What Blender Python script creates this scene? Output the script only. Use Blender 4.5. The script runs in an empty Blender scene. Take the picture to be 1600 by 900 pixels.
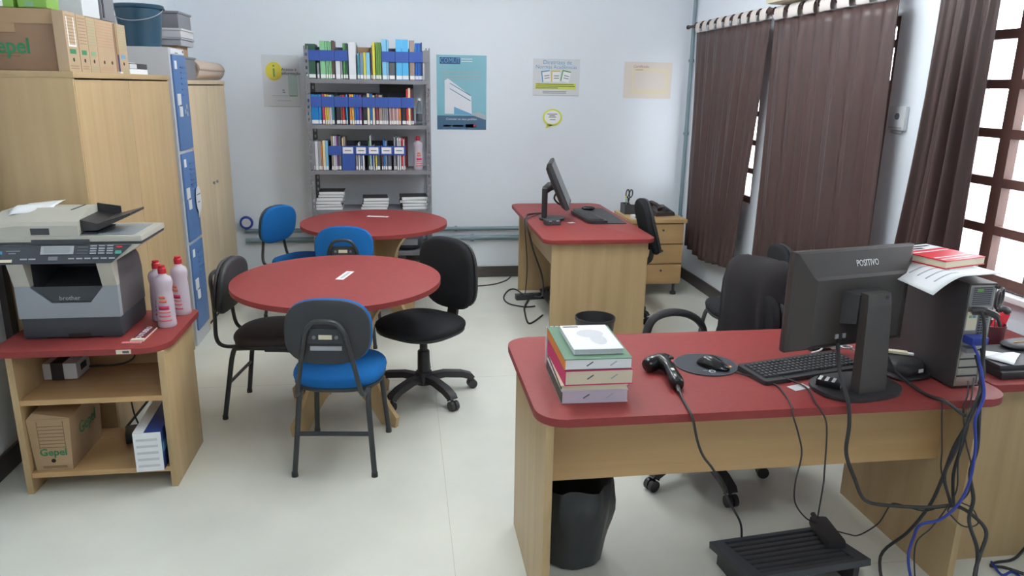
import bpy, bmesh, math, random
from mathutils import Vector, Matrix, Euler
random.seed(7)
PI = math.pi
SC = bpy.context.scene
COL = SC.collection

# ------------------------------------------------------------------ camera, world, light, exposure
cam_d = bpy.data.cameras.new('camera'); cam = bpy.data.objects.new('camera', cam_d); COL.objects.link(cam)
cam_d.sensor_width = 36.0; cam_d.lens = 1162.18 / 1600 * 36.0; cam_d.clip_start = 0.05; cam_d.clip_end = 200
def cam_rot(pitch, yaw, roll):
    B = Matrix(((1, 0, 0), (0, 0, -1), (0, 1, 0)))
    cy, sy = math.cos(yaw), math.sin(yaw); cp, sp = math.cos(pitch), math.sin(pitch); cr, sr = math.cos(roll), math.sin(roll)
    Ry = Matrix(((cy, 0, -sy), (0, 1, 0), (sy, 0, cy)))
    Rp = Matrix(((1, 0, 0), (0, cp, -sp), (0, sp, cp)))
    Rr = Matrix(((cr, -sr, 0), (sr, cr, 0), (0, 0, 1)))
    return Rr @ Rp @ Ry @ B
R = cam_rot(0.263461803, 0.145399145, 0.0157266971)
cam.matrix_world = Matrix.Translation((0, 0, 1.7)) @ Matrix((R[0], -R[1], -R[2])).transposed().to_4x4()
SC.camera = cam

world = bpy.data.worlds.new('overcast_sky'); SC.world = world; world.use_nodes = True
bg = world.node_tree.nodes['Background']
bg.inputs['Color'].default_value = (0.93, 0.95, 1.0, 1); bg.inputs['Strength'].default_value = 10.0

def area(name, loc, rot, sx, sy, power, color=(1, 1, 1)):
    l = bpy.data.lights.new(name, 'AREA'); l.shape = 'RECTANGLE'; l.size = sx; l.size_y = sy; l.energy = power; l.color = color
    o = bpy.data.objects.new(name, l); COL.objects.link(o); o.location = loc; o.rotation_euler = rot
    return o
TUBE_STRENGTH, TUBE_COLOR = 91.0, (0.93, 0.985, 1.0)     # the bare fluorescent tubes of the ceiling fixtures (built below) light the room
for py_, pw in ((5.88, 1.28), (4.385, 1.27), (2.55, 1.38)):     # sampling portals in the window openings, they give no light of their own
    area('window_portal', (2.70, py_, 1.52), (0, PI / 2, 0), 1.28, pw, 0).data.cycles.is_portal = True
SC.view_settings.view_transform = 'Standard'; SC.view_settings.look = 'None'
SC.view_settings.gamma = 1.0; SC.view_settings.use_curve_mapping = False
SC.view_settings.exposure = 0.0
SC.cycles.max_bounces = 10; SC.cycles.diffuse_bounces = 5; SC.cycles.transparent_max_bounces = 12
SC.cycles.caustics_reflective = False; SC.cycles.caustics_refractive = False

# ------------------------------------------------------------------ materials
def lin(c):
    c = c / 255.0
    return c / 12.92 if c <= 0.04045 else ((c + 0.055) / 1.055) ** 2.4
def rgb(c): return (lin(c[0]), lin(c[1]), lin(c[2]), 1.0)
M = {}
def mat(name, c, rough=0.5, metal=0.0, var=0.0, scale=(8, 8, 8), bump=0.0, bscale=200, spec=0.5, c2=None):
    m = bpy.data.materials.new(name); m.use_nodes = True; nt = m.node_tree; N = nt.nodes; L = nt.links
    p = N['Principled BSDF']; p.inputs['Base Color'].default_value = rgb(c); p.inputs['Roughness'].default_value = rough
    p.inputs['Metallic'].default_value = metal; p.inputs['Specular IOR Level'].default_value = spec
    tc = None
    if var > 0 or c2 or bump > 0: tc = N.new('ShaderNodeTexCoord')
    if var > 0 or c2:
        mp = N.new('ShaderNodeMapping'); mp.inputs['Scale'].default_value = scale; L.new(tc.outputs['Object'], mp.inputs['Vector'])
        nz = N.new('ShaderNodeTexNoise'); nz.inputs['Scale'].default_value = 1.0; nz.inputs['Detail'].default_value = 6; L.new(mp.outputs['Vector'], nz.inputs['Vector'])
        rp = N.new('ShaderNodeValToRGB'); a = c; b = c2 or tuple(max(0, x * (1 - var)) for x in c)
        rp.color_ramp.elements[0].position = 0.3; rp.color_ramp.elements[1].position = 0.7
        rp.color_ramp.elements[0].color = rgb(b); rp.color_ramp.elements[1].color = rgb(a)
        L.new(nz.outputs['Fac'], rp.inputs['Fac']); L.new(rp.outputs['Color'], p.inputs['Base Color'])
    if bump > 0:
        nb = N.new('ShaderNodeTexNoise'); nb.inputs['Scale'].default_value = bscale; nb.inputs['Detail'].default_value = 3
        L.new(tc.outputs['Object'], nb.inputs['Vector'])
        bp = N.new('ShaderNodeBump'); bp.inputs['Strength'].default_value = bump; bp.inputs['Distance'].default_value = 0.002
        L.new(nb.outputs['Fac'], bp.inputs['Height']); L.new(bp.outputs['Normal'], p.inputs['Normal'])
    M[name] = m
    return m
mat('wall', (229, 235, 243), 0.6, var=0.02, scale=(1, 1, 1), bump=0.15, bscale=60, spec=0.3)
mat('ceiling', (242, 243, 244), 0.8)
mat('floor', (229, 230, 219), 0.33, var=0.035, scale=(3, 3, 3), bump=0.05, bscale=40, spec=0.5)
mat('seam', (196, 193, 180), 0.5)
mat('baseboard', (74, 68, 66), 0.5, var=0.1)
mat('beech', (194, 167, 126), 0.42, scale=(16, 16, 0.9), c2=(179, 152, 112), spec=0.4)
mat('beech_x', (204, 168, 120), 0.42, scale=(0.9, 16, 16), c2=(192, 155, 107), spec=0.4)
mat('beech_y', (190, 165, 126), 0.42, scale=(16, 0.9, 16), c2=(179, 152, 112), spec=0.4)
mat('pale_beech', (212, 193, 162), 0.45, scale=(16, 16, 0.9), c2=(200, 180, 148), spec=0.4)
mat('red_top', (141, 59, 57), 0.5, var=0.05, scale=(40, 40, 40), bump=0.05, bscale=500, spec=0.25)
mat('red_edge', (140, 52, 52), 0.4)
mat('black_plastic', (48, 47, 49), 0.45, bump=0.05, bscale=600)  # black lifted in the base colour to imitate haze
mat('black_gloss', (24, 24, 26), 0.22)
mat('black_metal', (50, 53, 55), 0.4)
mat('dark_plastic', (58, 58, 61), 0.5)
mat('slate_plastic', (62, 65, 70), 0.5)
mat('tower_black', (60, 56, 58), 0.5)
mat('monitor_back', (62, 56, 54), 0.38)
mat('black_fabric', (48, 49, 52), 0.95, var=0.25, scale=(300, 300, 300), bump=0.3, bscale=700, spec=0.15)  # haze put into the colour here too, a raised black
mat('brown_vinyl', (66, 58, 57), 0.6, bump=0.15, bscale=300, spec=0.3)
mat('black_vinyl', (56, 57, 60), 0.5, bump=0.1, bscale=300, spec=0.35)
mat('blue_fabric', (28, 104, 172), 0.9, var=0.12, scale=(260, 260, 260), bump=0.3, bscale=700, spec=0.2)
mat('jacket_black', (44, 41, 43), 0.9, bump=0.3, bscale=150, spec=0.15)
mat('locker_grey', (188, 190, 194), 0.45, spec=0.4)
mat('locker_blue', (84, 118, 168), 0.45, spec=0.4)
mat('steel_grey', (126, 126, 132), 0.5, spec=0.4)
mat('pale_steel', (168, 170, 176), 0.5)
mat('zinc', (170, 165, 155), 0.35, metal=0.7)
mat('chrome', (205, 205, 208), 0.22, metal=0.9)
mat('kraft', (176, 146, 112), 0.8, var=0.06, scale=(6, 6, 6))
mat('kraft_dark', (152, 121, 96), 0.8, var=0.06, scale=(6, 6, 6))
mat('kraft_pale', (190, 164, 134), 0.8, var=0.05, scale=(6, 6, 6))
mat('pack_green', (128, 174, 74), 0.5)
mat('mat_beige', (198, 180, 164), 0.8)
mat('kraft_line', (133, 108, 80), 0.8)
mat('print_green', (46, 128, 84), 0.7)
mat('pale_green_print', (128, 170, 130), 0.7)
mat('print_red', (190, 140, 120), 0.8)
mat('dark_hole', (48, 38, 32), 0.9)
mat('white_paper', (236, 238, 240), 0.7)
mat('grey_paper', (205, 206, 210), 0.7)
mat('cream_paper', (226, 216, 190), 0.75)
mat('white_plastic', (225, 226, 228), 0.45)
mat('poster_white', (214, 218, 222), 0.5)
mat('poster_pale', (224, 214, 206), 0.55)
mat('poster_teal', (138, 186, 204), 0.45, c2=(122, 182, 194), scale=(3, 3, 3))
mat('poster_navy', (62, 96, 124), 0.45)
mat('ink_navy', (30, 74, 116), 0.5)
mat('ink_grey', (92, 98, 106), 0.6)
mat('ink_pale', (172, 178, 186), 0.6)
mat('ink_dark', (40, 44, 50), 0.6)
mat('ink_blue', (106, 162, 200), 0.6)
mat('ink_yellow', (228, 214, 84), 0.6)
mat('ink_lime', (212, 220, 92), 0.6)
mat('ink_amber', (220, 190, 100), 0.6)
mat('ink_green', (110, 158, 92), 0.6)
mat('ink_mist', (178, 200, 196), 0.6)
mat('building_white', (226, 230, 238), 0.5)
mat('file_blue', (48, 80, 158), 0.55)
mat('file_dark', (60, 64, 76), 0.6)
mat('bucket_teal', (36, 70, 90), 0.35, spec=0.5)
mat('pipe_green', (122, 142, 150), 0.45)
mat('curtain_tab', (206, 198, 194), 0.85)
mat('rod_brown', (64, 46, 44), 0.5)
mat('window_brown', (98, 66, 58), 0.5, var=0.1, scale=(10, 10, 10))
mat('sill_white', (226, 226, 228), 0.4)
mat('ac_beige', (205, 196, 172), 0.5)
mat('printer_beige', (186, 184, 172), 0.5)
mat('printer_grey', (150, 157, 162), 0.45)
mat('printer_dark', (58, 62, 68), 0.45)
mat('printer_side', (84, 80, 82), 0.55)
mat('lcd', (150, 156, 158), 0.3)
mat('teal_button', (80, 160, 140), 0.4)
mat('blue_button', (84, 160, 200), 0.4)
mat('cap_red', (190, 34, 48), 0.4)
mat('red_plastic', (212, 42, 58), 0.35)
mat('smoke_red', (96, 50, 56), 0.3)
mat('label_pink', (222, 120, 128), 0.6)
mat('label_orange', (222, 128, 104), 0.6)
mat('label_crimson', (198, 62, 104), 0.6)
mat('cable_black', (44, 43, 45), 0.5)
mat('cable_blue', (44, 62, 150), 0.5)
mat('box_navy', (40, 62, 128), 0.5)
mat('box_silver', (206, 208, 214), 0.5)
mat('bag_black', (52, 55, 57), 0.4, bump=0.6, bscale=35)
mat('amber', (200, 140, 60), 0.4)
mat('lavender', (186, 178, 220), 0.4)  # bicycle colour, paled to imitate the glare outside
mat('pavement', (190, 188, 184), 0.9, var=0.08)
mat('yellow_wall', (232, 214, 120), 0.8)
mat('mousepad_grey', (58, 60, 68), 0.8)
mat('wood_brown', (120, 84, 60), 0.6)
mat('light_diffuser', (240, 240, 240), 0.6)

m_ = bpy.data.materials.new('fluorescent'); m_.use_nodes = True
m_.node_tree.nodes['Principled BSDF'].inputs['Emission Color'].default_value = (*TUBE_COLOR, 1); m_.node_tree.nodes['Principled BSDF'].inputs['Emission Strength'].default_value = TUBE_STRENGTH
M['fluorescent'] = m_
def soft_white(name, c, trans=0.35):
    m = bpy.data.materials.new(name); m.use_nodes = True; nt = m.node_tree
    p = nt.nodes['Principled BSDF']; p.inputs['Base Color'].default_value = rgb(c); p.inputs['Roughness'].default_value = 0.35
    t = nt.nodes.new('ShaderNodeBsdfTranslucent'); t.inputs['Color'].default_value = rgb(c)
    mx = nt.nodes.new('ShaderNodeMixShader'); mx.inputs['Fac'].default_value = trans
    nt.links.new(p.outputs[0], mx.inputs[1]); nt.links.new(t.outputs[0], mx.inputs[2]); nt.links.new(mx.outputs[0], nt.nodes['Material Output'].inputs['Surface'])
    M[name] = m
soft_white('bottle_plastic', (224, 212, 222), 0.3)
soft_white('curtain_brown', (84, 66, 64), 0.22)
def clear(name, tint, gloss):
    m = bpy.data.materials.new(name); m.use_nodes = True; nt = m.node_tree
    nt.nodes.remove(nt.nodes['Principled BSDF'])
    t = nt.nodes.new('ShaderNodeBsdfTransparent'); t.inputs['Color'].default_value = tint
    g = nt.nodes.new('ShaderNodeBsdfGlossy'); g.inputs['Roughness'].default_value = 0.05
    mx = nt.nodes.new('ShaderNodeMixShader'); mx.inputs['Fac'].default_value = gloss
    nt.links.new(t.outputs[0], mx.inputs[1]); nt.links.new(g.outputs[0], mx.inputs[2]); nt.links.new(mx.outputs[0], nt.nodes['Material Output'].inputs['Surface'])
    M[name] = m
clear('pane_glass', (0.94, 0.96, 0.96, 1), 0.05)
clear('clear_plastic', (0.72, 0.76, 0.8, 1), 0.12)

BOOKC = {
 'dark green': (42, 84, 66), 'light green': (134, 196, 146), 'green': (70, 130, 72), 'leaf green': (96, 140, 60), 'brown': (96, 72, 64), 'white': (222, 226, 232),
 'grey': (150, 152, 160), 'dark grey': (82, 86, 94), 'teal': (70, 136, 150), 'blue grey': (116, 140, 170), 'yellow': (214, 206, 76), 'light blue': (84, 176, 226),
 'pale blue': (128, 192, 228), 'blue': (40, 110, 190), 'deep blue': (38, 82, 168), 'sky blue': (24, 128, 200), 'magenta': (190, 70, 110), 'orange': (226, 140, 62), 'amber': (230, 184, 84),
 'pink': (210, 168, 176), 'red': (196, 48, 52), 'dark red': (140, 44, 54), 'navy': (30, 44, 84), 'purple': (120, 64, 130), 'black': (40, 40, 46),
 'cream': (226, 212, 172), 'maroon': (128, 52, 60), 'taupe': (150, 132, 124), 'lilac': (196, 186, 208), 'olive': (138, 138, 96)}
for k, v in BOOKC.items(): mat('book ' + k, v, 0.5)
mat('sage_cover', (86, 122, 96), 0.5)
mat('magazine_maroon', (104, 28, 44), 0.5)
mat('hot_pink', (208, 58, 112), 0.5)
mat('lilac_pages', (208, 198, 212), 0.8)
mat('olive_spine', (92, 104, 88), 0.6, var=0.3, scale=(40, 40, 40))

# ------------------------------------------------------------------ mesh helpers
def rrect(x0, y0, x1, y1, r, n=6):
    if not isinstance(r, (list, tuple)): r = [r] * 4
    out = []
    for (cx, cy, a0, rr) in ((x1 - r[0], y1 - r[0], 0, r[0]), (x0 + r[1], y1 - r[1], PI / 2, r[1]), (x0 + r[2], y0 + r[2], PI, r[2]), (x1 - r[3], y0 + r[3], 1.5 * PI, r[3])):
        for k in range(n + 1):
            a = a0 + PI / 2 * k / n
            out.append((cx + rr * math.cos(a), cy + rr * math.sin(a)))
    return out
def smooth_path(pts, sub=6):
    P = [Vector(p) for p in pts]; out = []
    for i in range(len(P) - 1):
        p0 = P[max(i - 1, 0)]; p1 = P[i]; p2 = P[i + 1]; p3 = P[min(i + 2, len(P) - 1)]
        for k in range(sub):
            t = k / sub
            out.append(0.5 * ((2 * p1) + (p2 - p0) * t + (2 * p0 - 5 * p1 + 4 * p2 - p3) * t * t + (3 * p1 - p0 - 3 * p2 + p3) * t ** 3))
    out.append(P[-1]); return out
class G:
    def __init__(s): s.bm = bmesh.new()
    def _x(s, vs, Mx):
        if Mx is not None:
            for v in vs: v.co = Mx @ v.co
    def box(s, x0, x1, y0, y1, z0, z1, bev=0.0, Mx=None, seg=2):
        b = bmesh.new()
        r = bmesh.ops.create_cube(b, size=1)
        for v in r['verts']: v.co = Vector(((x0 + x1) / 2 + v.co.x * (x1 - x0), (y0 + y1) / 2 + v.co.y * (y1 - y0), (z0 + z1) / 2 + v.co.z * (z1 - z0)))
        if bev > 0: bmesh.ops.bevel(b, geom=list(b.edges), offset=bev, segments=seg, profile=0.7, affect='EDGES')
        s._merge(b, Mx); return s
    def _merge(s, b, Mx=None):
        mp = {}
        for v in b.verts: mp[v] = s.bm.verts.new(Mx @ v.co if Mx is not None else v.co)
        for f in b.faces:
            try: s.bm.faces.new([mp[v] for v in f.verts])
            except ValueError: pass
        b.free()
    def prism(s, pts, z0, z1, Mx=None, bev=0.0):
        b = bmesh.new()
        lo = [b.verts.new((x, y, z0)) for x, y in pts]; hi = [b.verts.new((x, y, z1)) for x, y in pts]
        n = len(pts); b.faces.new(list(reversed(lo))); top = b.faces.new(hi)
        for i in range(n): b.faces.new((lo[i], lo[(i + 1) % n], hi[(i + 1) % n], hi[i]))
        if bev > 0:
            es = [e for f in b.faces if len(f.verts) == n and n > 4 or f in (top,) for e in f.edges]
            bmesh.ops.bevel(b, geom=list(set(es)), offset=bev, segments=2, profile=0.7, affect='EDGES')
        bmesh.ops.recalc_face_normals(b, faces=b.faces)
        s._merge(b, Mx); return s
    def loft(s, rings, cap=True, closed=True, Mx=None):
        R_ = [[s.bm.verts.new(Mx @ Vector(p) if Mx is not None else p) for p in r] for r in rings]; n = len(R_[0])
        for a, b in zip(R_[:-1], R_[1:]):
            for i in range(n if closed else n - 1):
                s.bm.faces.new((a[i], a[(i + 1) % n], b[(i + 1) % n], b[i]))
        if cap and closed:
            s.bm.faces.new(list(reversed(R_[0]))); s.bm.faces.new(R_[-1])
        return s
    def lathe(s, prof, n=20, c=(0, 0, 0), Mx=None, cap=True, sx=1, sy=1):
        rings = [[(c[0] + r * sx * math.cos(2 * PI * k / n), c[1] + r * sy * math.sin(2 * PI * k / n), c[2] + z) for k in range(n)] for r, z in prof]
        return s.loft(rings, cap, True, Mx)
    def cyl(s, p0, p1, r0, r1=None, n=14):
        return s.tube([p0, p1], [r0, r0 if r1 is None else r1], n)
    def tube(s, pts, r, n=8, flat=1.0):
        P = [Vector(p) for p in pts]; m = len(P)
        rr = r if isinstance(r, (list, tuple)) else [r] * m
        T = []
        for i in range(m):
            d = P[min(i + 1, m - 1)] - P[max(i - 1, 0)]
            T.append(d.normalized() if d.length > 1e-9 else Vector((0, 0, 1)))
        u = T[0].orthogonal().normalized(); rings = []
        for i in range(m):
            u = (u - T[i] * u.dot(T[i])); u = u.normalized() if u.length > 1e-6 else T[i].orthogonal().normalized()
            w = T[i].cross(u)
            rings.append([tuple(P[i] + (u * math.cos(2 * PI * k / n) + w * math.sin(2 * PI * k / n) * flat) * rr[i]) for k in range(n)])
        return s.loft(rings)
    def sweep(s, pts, sect, up=(0, 0, 1)):
        """sweep a 2-D section (side, up) along pts"""
        P = [Vector(p) for p in pts]; U = Vector(up); rings = []
        for i in range(len(P)):
            t = (P[min(i + 1, len(P) - 1)] - P[max(i - 1, 0)]).normalized(); sd = t.cross(U).normalized(); w = sd.cross(t)
            rings.append([tuple(P[i] + sd * a + w * b) for a, b in sect])
        return s.loft(rings)
    def ball(s, c, r, n=12, Mx=None):
        if not isinstance(r, (list, tuple)): r = (r, r, r)
        prof = []
        m = max(4, n // 2)
        rings = [[(c[0] + r[0] * math.sin(PI * j / m) * math.cos(2 * PI * k / n), c[1] + r[1] * math.sin(PI * j / m) * math.sin(2 * PI * k / n), c[2] - r[2] * math.cos(PI * j / m)) for k in range(n)] for j in range(1, m)]
        return s.loft(rings, True, True, Mx)
    def pad(s, w, d, t, e=2.6, edge=0.02, dome=0.01, n=32, Mx=None, front=1.0, sag=0.0):
        """upholstered cushion: superellipse outline, rounded rim, soft dome; front scales the width on +y"""
        def outline(k, z):
            pts = []
            for i in range(n):
                a = 2 * PI * i / n; ca, sa = math.cos(a), math.sin(a)
                x = math.copysign(abs(ca) ** (2 / e), ca); y = math.copysign(abs(sa) ** (2 / e), sa)
                wx = (1 + (front - 1) * (y + 1) / 2)
                pts.append((x * (w / 2) * wx * k, y * (d / 2) * k, z - sag * (x * k) ** 2))
            return pts
        m = min(w, d) / 2; rings = []
        for k, z in ((0.0001, -t / 2), (1 - edge / m * 1.0, -t / 2)): rings.append(outline(max(k, 0.02), z))
        for j in range(1, 6):
            a = -PI / 2 + PI * j / 6
            rings.append(outline(1 - edge / m * (1 - math.cos(a)), t / 2 * math.sin(a)))
        rings.append(outline(1 - edge / m, t / 2))
        for q in (0.75, 0.45, 0.15): rings.append(outline((1 - edge / m) * q, t / 2 + dome * (1 - q * q)))
        return s.loft(rings, True, True, Mx)
    def grid(s, fn, nu, nv):
        V = [[s.bm.verts.new(fn(i / nu, j / nv)) for j in range(nv + 1)] for i in range(nu + 1)]
        for i in range(nu):
            for j in range(nv): s.bm.faces.new((V[i][j], V[i + 1][j], V[i + 1][j + 1], V[i][j + 1]))
        return s
    def obj(s, name, m, parent=None, w=False, angle=40, smooth=True, solid=0):
        bmesh.ops.recalc_face_normals(s.bm, faces=s.bm.faces)
        if w and parent is not None: s.bm.transform(parent.matrix_basis.inverted())
        me = bpy.data.meshes.new(name); s.bm.to_mesh(me); s.bm.free()
        me.materials.append(M[m])
        if smooth:
            for p in me.polygons: p.use_smooth = True
            me.set_sharp_from_angle(angle=math.radians(angle))
        o = bpy.data.objects.new(name, me); COL.objects.link(o)
        if parent is not None: o.parent = parent
        if solid:
            md = o.modifiers.new('thickness', 'SOLIDIFY'); md.thickness = solid; md.offset = 0
        return o
def tag(o, label, cat, group=None):
    o['label'] = label; o['category'] = cat
    if group: o['group'] = group
    return o
def thing(name, label, cat, loc=(0, 0, 0), rz=0.0, group=None):
    o = bpy.data.objects.new(name, None); COL.objects.link(o); o.empty_display_size = 0.1
    o.location = loc; o.rotation_euler = (0, 0, rz); o.matrix_basis = Matrix.Translation(loc) @ Matrix.Rotation(rz, 4, 'Z')
    return tag(o, label, cat, group)
def one(g, name, m, label, cat, loc=None, rz=0.0, group=None, **kw):
    """a thing that is a single mesh; loc given: geometry is local"""
    o = g.obj(name, m, **kw)
    if loc is not None: o.location = loc; o.rotation_euler = (0, 0, rz)
    return tag(o, label, cat, group)
def struct(o): o['kind'] = 'structure'; return o
def stuff(o): o['kind'] = 'stuff'; return o
def dup(root, loc, rz, label=None, group=None):
    r = root.copy(); COL.objects.link(r); r.location = loc; r.rotation_euler = (0, 0, rz)
    if label: r['label'] = label
    if group: r['group'] = group
    for ch in list(root.children):
        c = ch.copy(); COL.objects.link(c); c.parent = r
        for g in ch.children:
            d = g.copy(); COL.objects.link(d); d.parent = c
    return r
def text(s, size, m, loc, rot, parent, w=False, name='lettering', ext=0.0004, align='CENTER', sx=1.0, bold=0.0):
    cu = bpy.data.curves.new(name, 'FONT'); cu.body = s; cu.size = size; cu.extrude = ext; cu.align_x = align; cu.align_y = 'CENTER'
    cu.resolution_u = 2; cu.offset = bold * size
    t = bpy.data.objects.new(name, cu); COL.objects.link(t)
    me = bpy.data.meshes.new_from_object(t.evaluated_get(bpy.context.evaluated_depsgraph_get()))
    bpy.data.objects.remove(t); bpy.data.curves.remove(cu)
    me.transform(Matrix.Translation(loc) @ Euler(rot).to_matrix().to_4x4() @ Matrix.Diagonal((sx, 1, 1, 1)))
    if w and parent is not None: me.transform(parent.matrix_basis.inverted())
    me.materials.clear(); me.materials.append(M[m]); me.name = name
    o = bpy.data.objects.new(name, me); COL.objects.link(o); o.parent = parent
    return o
RX90 = (PI / 2, 0, 0)                  # text facing -y
RXPX = (PI / 2, 0, PI / 2)             # text facing +x
def Tm(x, y, z, rx=0, ry=0, rz=0): return Matrix.Translation((x, y, z)) @ Euler((rx, ry, rz)).to_matrix().to_4x4()

# ------------------------------------------------------------------ the room
XL, XR, YB, YF, ZC = -1.79, 2.56, 6.656, -2.6, 2.9
o = struct(G().box(XL - 0.15, XR + 0.2, YF - 0.15, YB + 0.15, -0.12, 0).obj('floor', 'floor'))
for sx in (-1.85 + 2.0, ):   # welded joints of the vinyl sheets, a hair proud of the floor
    G().box(sx - 0.001, sx + 0.001, YF, YB, 0.0, 0.0004).obj('floor_seam', 'seam', o)
for k in range(2):
    G().box(XL, XR, 2.2 + 2.0 * k - 0.001, 2.2 + 2.0 * k + 0.001, 0.0, 0.0004).obj('floor_seam', 'seam', o)
struct(G().box(XL - 0.15, XR + 0.2, YF - 0.15, YB + 0.15, ZC, ZC + 0.1).obj('ceiling', 'ceiling'))
struct(G().box(XL - 0.15, XR + 0.15, YB, YB + 0.15, 0, ZC).obj('wall_back', 'wall'))
struct(G().box(XL - 0.15, XL, YF, YB, 0, ZC).obj('wall_left', 'wall'))
struct(G().box(XL - 0.15, XR + 0.15, YF - 0.15, YF, 0, ZC).obj('wall_front', 'wall'))
WINS = [(5.24, 6.52), (3.75, 5.02), (1.86, 3.24)]; WZ0, WZ1 = 0.88, 2.16
WTOP = {5.24: 2.09, 3.75: 2.09, 1.86: 2.16}
g = G()
ys = [YF] + [v for a, b in sorted(WINS) for v in (a, b)] + [YB]
for i in range(0, len(ys), 2): g.box(XR, XR + 0.15, ys[i], ys[i + 1], 0, ZC)
for a, b in WINS:
    g.box(XR, XR + 0.15, a, b, 0, WZ0); g.box(XR, XR + 0.15, a, b, WTOP[a], ZC)
struct(g.obj('wall_right', 'wall'))
struct(G().box(XL, XR, YB - 0.015, YB, 0.0, 0.10, 0.003).obj('baseboard_back', 'baseboard'))
struct(G().box(XR - 0.015, XR, YF, YB - 0.016, 0.0, 0.10, 0.003).obj('baseboard_right', 'baseboard'))
struct(G().box(XL, XL + 0.015, YF, 3.50, 0.0, 0.10, 0.003).obj('baseboard_left', 'baseboard'))
struct(G().box(XL, XL + 0.03, 3.46, 3.515, 0.1, 2.1, 0.003).obj('shadow_gap_strip', 'baseboard'))  # dark strip standing in for the shadow gap beside the cabinet
# windows: brown steel lattice with panes
def window(idx, a, b):
    WZ1 = WTOP[a]
    w = G()
    X0, X1 = XR + 0.02, XR + 0.07
    w.box(X0, X1, a, b, WZ0, WZ0 + 0.05, 0.003); w.box(X0, X1, a, b, WZ1 - 0.05, WZ1, 0.003)
    w.box(X0, X1, a, a + 0.05, WZ0 + 0.05, WZ1 - 0.05); w.box(X0, X1, b - 0.05, b, WZ0 + 0.05, WZ1 - 0.05)
    root = struct(w.obj('window_%d' % idx, 'window_brown'))
    nb = 5; st = (b - a - 0.05) / nb
    for k in range(1, nb):
        y = b - 0.025 - st * k
        G().box(X0 + 0.003, X1 - 0.003, y - 0.03, y + 0.03, WZ0 + 0.05, WZ1 - 0.05).obj('glazing_bar', 'window_brown', root)
    zs = [WZ0 + 0.05] + [0.91 + 0.209 * k for k in range(1, 6)] + [WZ1 - 0.05]
    for z in zs[1:-1]:
        G().box(X0 + 0.004, X1 - 0.004, a + 0.05, b - 0.05, z - 0.02, z + 0.02).obj('glazing_bar', 'window_brown', root)
    base = None
    for k in range(nb):
        y1 = b - 0.025 - st * k; y0 = y1 - st
        for z0, z1 in zip(zs[:-1], zs[1:]):
            p = G().box(X0 + 0.022, X0 + 0.026, y0, y1, z0, z1).obj('pane', 'pane_glass', root)
    return root
for i, (a, b) in enumerate(WINS): window(i + 1, a, b)
struct(G().box(XR - 0.05, XR + 0.02, WINS[2][0] - 0.03, WINS[2][1] + 0.03, 0.855, 0.88, 0.004).obj('trim_2', 'sill_white'))
# ceiling fixtures (out of the frame, but they light the room); the last is added front fill
for lx, ly, where in ((0.15, 3.1, 'over the nearer round table'), (0.35, 5.2, 'over the far round table'), (1.25, 3.9, 'in front of the far desk'), (0.7, 0.0, 'added near the viewer as front fill, out of view')):
    t = thing('ceiling_light', 'white twin tube ceiling light ' + where, 'ceiling light', (lx, ly, 2.84), 0, 'ceiling lights')
    G().box(-0.15, 0.15, -0.65, 0.65, 0.0, 0.058, 0.005).obj('housing', 'white_plastic', t)
    for k in (-1, 1): G().cyl((k * 0.06, -0.6, -0.016), (k * 0.06, 0.6, -0.016), 0.0135, n=12).obj('tube', 'fluorescent', t)
# outside
struct(G().box(2.9, 40, -20, 30, -0.12, -0.02).obj('outdoor_ground', 'pavement'))
struct(G().box(13.4, 13.6, 9.0, 14.2, -0.02, 3.0).obj('outdoor_wall', 'yellow_wall'))
def bicycle(loc, rz, label, m):
    t = thing('bicycle', label, 'bicycle', loc, rz, 'bicycles outside the window')
    for wx in (-0.52, 0.52):
        ring = [(wx + 0.31 * math.cos(2 * PI * k / 28), 0, 0.33 + 0.31 * math.sin(2 * PI * k / 28)) for k in range(29)]
        wh = G().tube(ring, 0.02, 6).obj('wheel', 'lavender', t)
        g = G()
        for k in range(8): g.cyl((wx, 0, 0.33), (wx + 0.3 * math.cos(PI * k / 4), 0, 0.33 + 0.3 * math.sin(PI * k / 4)), 0.003, n=4)
        g.obj('spokes', 'chrome', wh)
    g = G()
    A, B, C_, D, E_ = (-0.52, 0, 0.33), (-0.08, 0, 0.30), (-0.22, 0, 0.80), (0.36, 0, 0.82), (0.52, 0, 0.33)
    for p, q in ((A, B), (A, C_), (B, C_), (C_, D), (B, D), (D, E_)): g.cyl(p, q, 0.016, n=6)
    g.cyl(D, (0.33, 0, 0.95), 0.012, n=6)
    g.obj('frame', m, t)
    G().ball((-0.25, 0, 0.88), (0.13, 0.07, 0.035)).obj('saddle', 'lavender', t)
    G().tube([(0.28, -0.28, 1.0), (0.34, -0.12, 0.96), (0.34, 0.12, 0.96), (0.28, 0.28, 1.0)], 0.013, 6).obj('handlebar', 'lavender', t)
bicycle((6.9, 8.1, -0.02), 2.0, 'glare-washed bicycle parked outside, seen through the panes beside the tied curtain', 'lavender')
bicycle((7.9, 8.2, -0.02), 2.2, 'glare-washed bicycle parked outside, seen through the panes at the right photo edge', 'lavender')

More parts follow.
